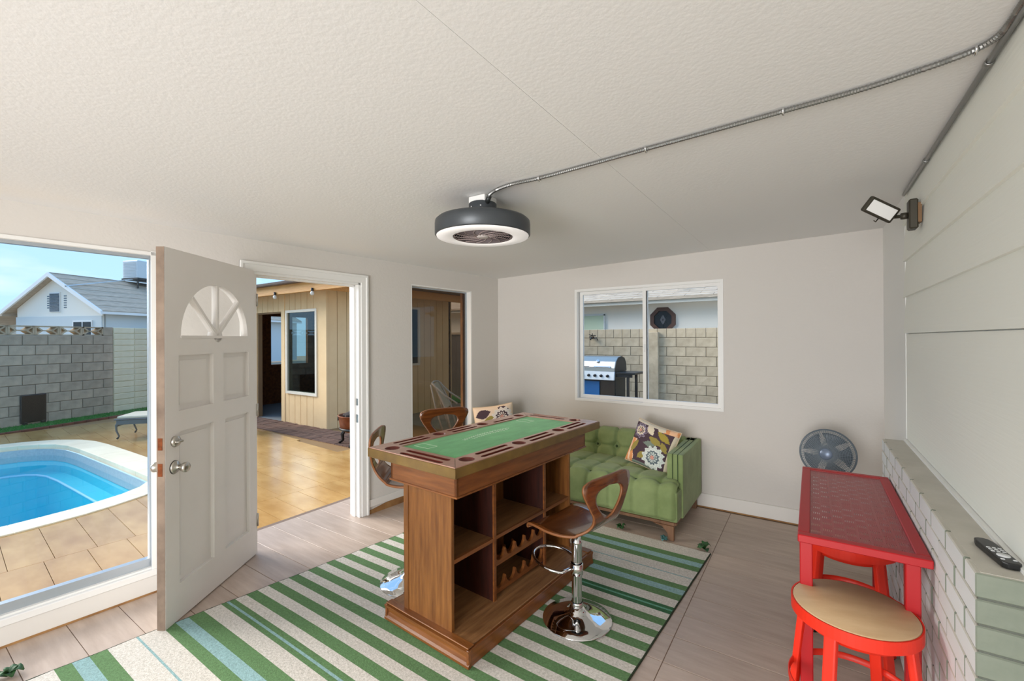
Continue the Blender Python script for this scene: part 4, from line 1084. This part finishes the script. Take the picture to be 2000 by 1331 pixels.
# ------------------------------------------------------------------ tan shed
sd = thing('garden_shed', 'tan grooved-plywood shed with a dark doorway and cedar fascia', 'shed', (0, 0, 0))
SYF, SXR = .42, -4.14
holed(B(), 'y', -8.4, SXR-.035, PZ-.05, 2.62, SYF+.02, SYF+.10, [(-6.59, -5.64, PZ-.05, 2.10), (-5.43, -4.46, .56, 2.10)]).obj('front_wall', m_tand, sd)
def groove_panels(y0, x0, x1, z0, z1, w=.203):
    k = x0
    while k < x1-.01:
        c = min(k+w, x1); B().box(k+.006, y0, z0, c-.006, y0+.03, z1).obj('siding_board', m_tan, sd); k = c
groove_panels(SYF, -5.58, SXR+.0, PZ-.02, .53); groove_panels(SYF, -8.2, SXR, 2.13, 2.62)
groove_panels(SYF, -8.2, -6.62, PZ-.02, 2.13)
bx('corner_post', m_tan, sd, -4.42, SYF-.012, PZ-.02, SXR+.012, SYF+.03, 2.62); bx('door_trim', m_tan, sd, -5.64, SYF-.012, PZ-.02, -5.52, SYF+.03, 2.62); 
k = SYF+.02
while k < 3.8:
    B().box(SXR-.03, k+.006, PZ-.02, SXR, min(k+.203, 3.8)-.006, 2.75).obj('siding_board', m_tan, sd); k += .203
bx('side_core', m_tand, sd, SXR-.10, SYF+.05, PZ-.05, SXR-.012, 3.8, 2.75)
def fr_win(plane, a0, a1, z0, z1, at, out_s):
    w_ = .05
    f = mitre(B(), PY, a0, a1, z0, z1, w_, w_, w_, w_, at-.03, at+.02) if plane == 'y' else mitre(B(), PX, a0, a1, z0, z1, w_, w_, w_, w_, at-.02, at+.03)
    o = f.obj('window', M('shed_window_frame', (222, 214, 196), .5), sd)
    g_ = B()
    if plane == 'y': g_.box(a0+w_, at, z0+w_, a1-w_, at+.006, z1-w_)
    else: g_.box(at-.006, a0+w_, z0+w_, at, a1-w_, z1-w_)
    g_.obj('pane', glass('shed_glass', (.62, .70, .68), .16) if plane == 'y' else m_winblk, o)
fr_win('y', -5.46, -4.41, .51, 2.14, SYF, -1); fr_win('x', 1.6, 2.72, .98, 2.27, SXR, 1)
bx('interior_floor', m_conc, sd, -8.3, SYF+.02, PZ-.05, SXR-.1, 3.7, PZ-.01)
holed(B(), 'y', -8.4, SXR, PZ-.05, 2.7, 3.70, 3.76, [(-8.15, -6.95, .95, 2.05)]).obj('rear_wall', m_osb, sd)
holed(B(), 'x', SYF+.1, 3.72, PZ-.05, 2.7, -8.4, -8.3, [(1.60, 2.6, .93, 2.17)]).obj('side_wall', m_osb, sd); bx('inner_lining', m_osb, sd, SXR-.12, SYF+.1, PZ-.05, SXR-.10, 3.72, 2.7)
bx('work_table', M('dark_bench', (70, 60, 56), .6), sd, -5.4, 1.5, .55, -4.5, 2.3, .75)
bx('ceiling_lining', m_osb, sd, -8.4, SYF, 2.60, SXR-.05, 3.75, 2.64)
bx('fascia_beam', m_beam, sd, -8.6, -.04, 2.39, -2.6, .02, 2.56, bev=.004)
bx('soffit', m_beam, sd, -8.6, 0, 2.545, -3.0, SYF+.04, 2.565)
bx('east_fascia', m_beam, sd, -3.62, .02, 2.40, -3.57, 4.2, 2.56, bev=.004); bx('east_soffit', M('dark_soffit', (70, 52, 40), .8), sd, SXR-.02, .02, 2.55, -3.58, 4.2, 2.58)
B().prism([(-.14, 2.565), (2.4, 3.10), (4.4, 2.60), (4.4, 2.57), (-.14, 2.55)], lambda u, v, t: (t, u, v), -7.5, -3.3).obj('roof', m_shing, sd)
bx('roof_edge', M('roof_edge_dark', (70, 54, 46), .8), sd, -8.6, -.15, 2.56, -2.6, -.03, 2.60)
for i in range(14):
    f0, f1 = i/14, (i+1)/14
    for k in range(9):
        x_ = -7.5+.46*k+(.23 if i % 2 else 0); y0, y1 = -.14+2.54*f0, -.14+2.54*f1+.02; zz = lambda y_: 2.568+(y_+.14)*.2106
        B().prism([(y0, zz(y0)+.014), (y1, zz(y1)+.004), (y1, zz(y1)), (y0, zz(y0))], lambda u, v, t: (t, u, v), x_+.004, min(x_+.456, -3.3)).obj('shingle', m_shing, sd)
for (x, lab) in ((-4.997, 'left of the two string-light bulbs hanging under the cedar fascia'), (-3.814, 'right of the two string-light bulbs hanging under the cedar fascia')):
    t = thing('string_light_bulb', lab, 'light bulb', (x, -.055, 2.39), group='string-light bulbs on the shed fascia')
    B().lathe([(0, .045), (.022, .045), (.022, .0), (.017, -.008), (0, -.008)], seg=14).obj('socket', m_blackp, t)
    B().lathe([(.014, -.006), (.03, -.03), (.034, -.05), (.026, -.072), (0, -.082)], seg=18).obj('bulb', M('bulb_white', (214, 206, 192), .15), t)
# fire pit
fp = thing('fire_pit', 'rusty copper tub fire pit on black legs outside the doorway', 'fire pit', (-2.72, .02, PZ), (0, 0, R(10)))
B().lathe([(0, .20), (.20, .20), (.255, .24), (.275, .36), (.285, .44), (.30, .452), (.275, .455), (.262, .44), (.24, .26), (0, .24)], seg=36).obj('tub', m_rust, fp)
B().lathe([(.262, .23), (.272, .235), (.272, .262), (.264, .265)], seg=36).obj('band', m_dark, fp)
for k in range(4):
    a = R(200+90*k); B().tube([(.20*math.cos(a), .20*math.sin(a), .24), (.25*math.cos(a), .25*math.sin(a), .14), (.24*math.cos(a), .24*math.sin(a), .05), (.30*math.cos(a), .30*math.sin(a), .008)], [.03, .028, .022, .02], 8).obj('leg', m_blackp, fp)
for a in (R(215), R(35)): B().tube([(.29*math.cos(a)+.03*math.cos(q)*-math.sin(a), .29*math.sin(a)+.03*math.cos(q)*math.cos(a), .40+.03*math.sin(q)) for q in [R(30*i) for i in range(12)]], .006, 6, True).obj('handle_ring', m_dark, fp)
for k, (p, q) in enumerate((((-.20, -.08, .43), (.18, .02, .60)), ((-.16, .08, .44), (.2, -.06, .56)), ((-.05, -.2, .44), (.1, .2, .52)))): B().cyl(p, q, .035, .03, 10).obj('charred_log', M('charred_log', (60, 50, 46), .9), fp)
# patio chair seen through the tall window
pcz = thing('folding_patio_chair', 'pale folded patio chair leaning outside the tall tinted window', 'patio chair', (-2.35, 1.35, PZ), (0, 0, R(30)))
mpc = M('pale_patio_metal', (206, 202, 196), .5)
for s in (-.22, .22):
    B().tube([(0, s, .86), (.05, s, .83), (.24, s, .42), (.34, s, .02)], .016, 8).obj('leg', mpc, pcz); B().tube([(-.02, s, .84), (.06, s, .45), (.20, s, .02)], .014, 8).obj('leg', mpc, pcz)
    B().tube([(0, s, .86), (.22, s, .66), (.44, s, .52)], .016, 8).obj('arm', mpc, pcz)
B().obox((.12, 0, .64), (.115, 0, -.21), (0, .22, 0), (.004, 0, .002)).obj('sling', m_loungec, pcz)
B().tube([(0, -.22, .86), (-.02, 0, .875), (0, .22, .86)], .016, 8).obj('top_rail', mpc, pcz)

# ------------------------------------------------------------------ yard behind the back window
bw = put('wall_garden_back', None, None, (0, 5.6, PZ)); tag(bw, 'beige concrete block garden wall behind the back window', 'garden wall', kind='structure')
bx('wall_core', m_block2m, bw, -4.3, .01, 0, 8, .19, 1.74)
kh = .2035; bmf = B().box(.005, -.012, .005, .398, .03, kh-.004).bev(.004).mesh('block', m_block2); bmh = B().box(.005, -.012, .005, .198, .03, kh-.004).bev(.004).mesh('block', m_block2)
for c in range(8):
    x = -2.3-(.2 if c % 2 else 0)
    while x < 2.6: put('block', bmf, bw, (x, 0, c*kh-.0)); x += .403
x = -2.3
while x < 2.6: put('cap_block', bmh, bw, (x, 0, 8*kh-.09+.09), ); x += .2015
bx('pilaster', m_block2, bw, .12, -.10, 0, .36, .02, 1.75, bev=.006)
fn_ = thing('board_fence', 'weathered grey board fence seen through the tall window', 'fence', (0, 5.2, PZ))
pm = B().box(.003, 0, .02, .137, .02, 1.75).mesh('fence_board', m_fence)
for k in range(16): put('fence_board', pm, fn_, (-6.9+.14*k, 0, 0))
bx('fence_rail', m_fence, fn_, -6.9, .02, .4, -4.66, .06, .5); bx('fence_rail', m_fence, fn_, -6.9, .02, 1.5, -4.66, .06, 1.6)
bx('cap_rail', M('pale_cap', (214, 196, 170), .7), fn_, -6.9, -.03, 1.75, -4.66, .07, 1.81)
g3 = B().box(-6.9, 4.3, PZ-.05, -4.2, 5.2, PZ+.01).obj('turf_patch', m_turf); tag(g3, 'small green turf patch in front of the board fence', 'turf', kind='stuff')
# garden tap
gtap = thing('garden_tap', 'small dark garden tap on the beige block wall above the grill', 'tap', (-1.19, 5.585, 1.575))
B().cyl((0, 0, 0), (0, -.12, 0), .016).obj('pipe', m_brass, gtap); B().tube([(0, -.10, 0), (0, -.16, 0), (.0, -.18, -.05)], .018, 8).obj('spout', m_dark, gtap)
for a in range(5): B().tube([(0, -.09, .05), (.09*math.cos(R(72*a)), -.09-.05*math.sin(R(72*a)), .05+.05*math.sin(R(72*a)))], .010, 6).obj('handle_spoke', m_dark, gtap)
B().tube([(-.10, -.03, .02), (-.02, -.10, -.02), (.10, -.06, .0), (.11, -.03, -.06)], .012, 8).obj('hose_stub', m_dark, gtap)
# grill
gg = thing('gas_grill', 'stainless gas grill with black side shelf outside the back window', 'grill', (.0, 3.0, PZ), (0, 0, R(-3)))
GX0, GX1 = -.36, .34
hp = [(-.02, 1.04), (-.02, 1.10), (.03, 1.21), (.12, 1.285), (.25, 1.30), (.38, 1.27), (.45, 1.18), (.47, 1.04)]
B().prism(hp, lambda u, v, t: (t, u, v), GX0, GX1).bev(.008, 2).obj('hood', m_steel, gg)
for x in (GX0-.012, GX1): B().prism([(u*1.0+(.0), v) for u, v in hp], lambda u, v, t: (t, u, v), x, x+.012).obj('hood_end', m_dark, gg)
hb = B().cyl((GX0+.06, -.065, 1.115), (GX1-.06, -.065, 1.115), .016, seg=14).obj('hood_handle', m_chrome, gg)
for x in (GX0+.08, GX1-.08): B().cyl((x, -.065, 1.115), (x, -.01, 1.115), .009).obj('handle_post', m_dark, hb)
B().lathe([(0, .012), (.03, .01), (.034, 0), (0, 0)], (0, .02, 1.215), 18, Matrix.Rotation(R(45), 3, 'X')).obj('thermometer', m_chrome, gg)
bx('firebox', m_dark, gg, GX0, .0, .90, GX1, .46, 1.04)
cp = B().obox((-.01, -.045, .965), (.36, 0, 0), (0, .02, .0), (0, .012, .075)).bev(.008).obj('control_panel', M('panel_silver', (226, 226, 224), .35, .3), gg)
for k in range(5): B().lathe([(0, .03), (.022, .03), (.026, 0), (0, 0)], (-.25+.12*k, -.066, .965), 16, Matrix.Rotation(R(90), 3, 'X')).obj('knob', m_blackp, cp)
bx('side_shelf', m_blackp, gg, GX1+.02, -.03, 1.00, GX1+.36, .42, 1.035, bev=.006); bx('shelf_bracket', m_blackp, gg, GX1+.01, .0, .95, GX1+.30, .03, 1.0)
bx('cabinet', m_dark, gg, GX0, .02, .10, GX1, .44, .90, bev=.004)
bx('cabinet_door', m_blue, gg, GX0+.03, .0, .22, GX1-.30, .022, .86, bev=.003); bx('cabinet_door', M('dark_steel', (66, 58, 52), .3, .7), gg, GX1-.28, .0, .14, GX1-.01, .022, .88, bev=.003)
for x in (GX0+.02, GX1+.22):
    for y_ in (.03, .40): bx('leg', m_blackp, gg, x-.02, y_-.02, .0, x+.02, y_+.02, .98)
# neighbour house beyond
nh = thing('neighbor_house', 'white stucco house with grey shingle roof and octagon window behind the back wall', 'house', (0, 7.0, PZ))
bx('wall', m_stucco, nh, -9, 0, 0, 9, .3, 2.62)
bx('fascia', M('fascia_paint', (206, 202, 190), .7), nh, -9.4, -.55, 2.455, 9.4, -.50, 2.60, bev=.004); bx('soffit', m_stucco, nh, -9.4, -.52, 2.52, 9.4, .1, 2.56)
rf = B().prism([(-.62, 2.59), (4, 4.0), (4, 3.9), (-.62, 2.54)], lambda u, v, t: (t, u, v), -9.6, 9.6).obj('roof', m_shingle, nh)
for i in range(9):
    y0, y1 = -.62+.22*i, -.62+.22*(i+1)+.02; zz = lambda y_: 2.59+(y_+.62)*.3052
    for k in range(10):
        x_ = -3.0+.62*k+(.31 if i % 2 else 0)
        B().prism([(y0, zz(y0)+.018), (y1, zz(y1)+.006), (y1, zz(y1)), (y0, zz(y0))], lambda u, v, t: (t, u, v), x_+.005, x_+.615).obj('shingle', m_shingle, nh)
def octa(r_): return [(r_*math.cos(R(22.5+45*i)), r_*math.sin(R(22.5+45*i))) for i in range(8)]
oc = (.065, 2.02+.06)
b = B(); A1, A2 = octa(.335), octa(.235)
for i in range(8):
    j = (i+1) % 8; b.prism([A1[i], A1[j], A2[j], A2[i]], lambda u, v, t: (oc[0]+u, t, oc[1]+v), -.05, .0)
ow = b.obj('octagon_window', m_octo, nh); B().prism(octa(.238), lambda u, v, t: (oc[0]+u, t, oc[1]+v), -.012, -.004).obj('pane', m_winblk, ow)
B().prism([(0, .13), (.07, 0), (0, -.13), (-.07, 0)], lambda u, v, t: (oc[0]+u, t, oc[1]+v), -.02, -.01).obj('leaded_diamond', M('leaded_glass', (104, 104, 108), .3), ow)
for a in range(4): q = R(45*a); B().bar((oc[0]-.23*math.cos(q), -.016, oc[1]-.23*math.sin(q)), (oc[0]+.23*math.cos(q), -.016, oc[1]+.23*math.sin(q)), .008, .008).obj('leading', m_dark, ow)
w_ = B().box(-2.6, -.03, 1.70, -1.50, .01, 2.27).obj('window', m_blind, nh); B().box(-2.62, -.05, 2.24, -1.47, .0, 2.29).box(-1.50, -.05, 1.70, -1.47, .0, 2.27).obj('window_trim', m_stuccob, w_)
B().tube([(.35, -.2, 2.84), (.75, .4, 3.2), (1.3, .5, 3.24)], .02, 8).obj('roof_pipe', m_swhite, nh)

# ------------------------------------------------------------------ gabled house beyond the pool
gh = thing('gabled_house', 'pale blue-white gabled house with a grey shingle roof beyond the pool', 'house', (-28.126, 1.052, 0), (0, 0, R(21.17)))
gx0, gx1, apx, ez, az = -2.75, 2.95, .0, 2.95, 4.95
B().prism([(gx0, 0), (gx1, 0), (gx1, az-gx1*.575-.12), (apx, az-.12), (gx0, az+gx0*.575-.12)], lambda u, v, t: (u, t, v), .35, .5).obj('gable_wall', m_stucco, gh)
bx('lower_siding', m_stuccob, gh, gx0, .30, 0, gx1, .36, 2.80)
bx('side_wall', m_stuccob, gh, gx1-.1, .4, 0, gx1, 14, 3.0); bx('far_side_wall', m_stuccob, gh, gx0-6, 3.0, 0, gx0, 3.2, 2.9)
sl = .575
for s in (1, -1):
    xe = gx1+.45 if s > 0 else gx0-.45; ze = az-abs(xe-apx)*sl
    B().prism([(apx, az), (xe, ze), (xe, ze-.09), (apx, az-.12)], lambda u, v, t: (u, t, v), 0, 14).obj('roof', m_shingle, gh)
    B().prism([(apx, az+.02), (xe+.03*s, ze+.02), (xe+.03*s, ze-.17), (apx, az-.18)], lambda u, v, t: (u, t, v), -.06, .02).obj('bargeboard', m_white, gh)
    if s > 0: bx('eave_board', m_white, gh, xe-.03, 0, ze-.14, xe+.02, 14, ze-.02)
    for i in range(7):
        f0, f1 = i/7, (i+1)/7; xa, xb = xe+(apx-xe)*f0, xe+(apx-xe)*(f1+.01); za, zb = ze+(az-ze)*f0, ze+(az-ze)*(f1+.01)
        B().prism([(xa, za+.035), (xb, zb+.012), (xb, zb), (xa, za)], lambda u, v, t: (u, t, v), .02, 14).obj('shingle_course', m_shingle, gh)
B().prism([(gx0-.45, az-abs(gx0-.45)*sl), (gx0-6, 2.62), (gx0-6, 2.5), (gx0-.45, 2.86)], lambda u, v, t: (u, t, v), 0, 6).obj('porch_roof', m_shingle, gh)
vt = B().box(-.46, .31, 3.02, .24, .36, 4.02).obj('gable_vent', m_white, gh)
for k in range(14): B().obox((-.11, .30, 3.08+.065*k), (.31, 0, 0), (0, .02, -.012), (0, .012, .016)).obj('louvre', m_ventd, vt)
for xx in (-.66, .46):
    for k in range(6): bx('side_vent', m_ventd, gh, xx, .335, 3.22+.115*k, xx+.17, .352, 3.27+.115*k)
wn_ = bx('window', m_white, gh, 1.15, .26, 1.6, 2.4, .32, 2.58); 
for a in (1.22, 1.82): bx('pane', m_winblk, wn_, a, .25, 1.7, a+.52, .262, 2.5)
wn_ = bx('window', m_white, gh, gx1-.02, 2.5, 1.6, gx1+.04, 3.8, 2.72); bx('pane', m_winblk, wn_, gx1+.03, 2.58, 1.7, gx1+.05, 3.7, 2.64)
B().tube([(.9, .28, 4.2), (1.25, -.1, 4.24), (.6, 3.5, 5.05)], .03, 6).obj('roof_cable', m_swhite, gh)
ac = thing('rooftop_cooler', 'pale boxy evaporative cooler on the roof of the gabled house', 'air cooler', tuple(Vector((-28.126, 1.052, 0))+Matrix.Rotation(R(21.17), 3, 'Z')@Vector((.35, 4.3, 0))), (0, 0, R(21.17)))
B().box(-.55, -.75, 5.14, .55, .75, 6.15).bev(.03).obj('cabinet', m_swhite, ac)
for k in range(10): bx('louvre', M('louvre_grey', (176, 184, 188), .6), ac, -.45, -.77, 5.24+.085*k, .45, -.745, 5.28+.085*k)
for x in (-.5, .5):
    for y_ in (-.7, .7): bx('stand_leg', m_dark, ac, x-.035, y_-.035, 4.55, x+.035, y_+.035, 5.15)
bx('drip_tray', m_dark, ac, -.58, -.78, 5.04, .58, .78, 5.14); B().bar((-.5, -.7, 4.9), (.9, .7, 4.75), .06, .06).obj('stand_rail', m_dark, ac)
bpy.context.view_layer.update()
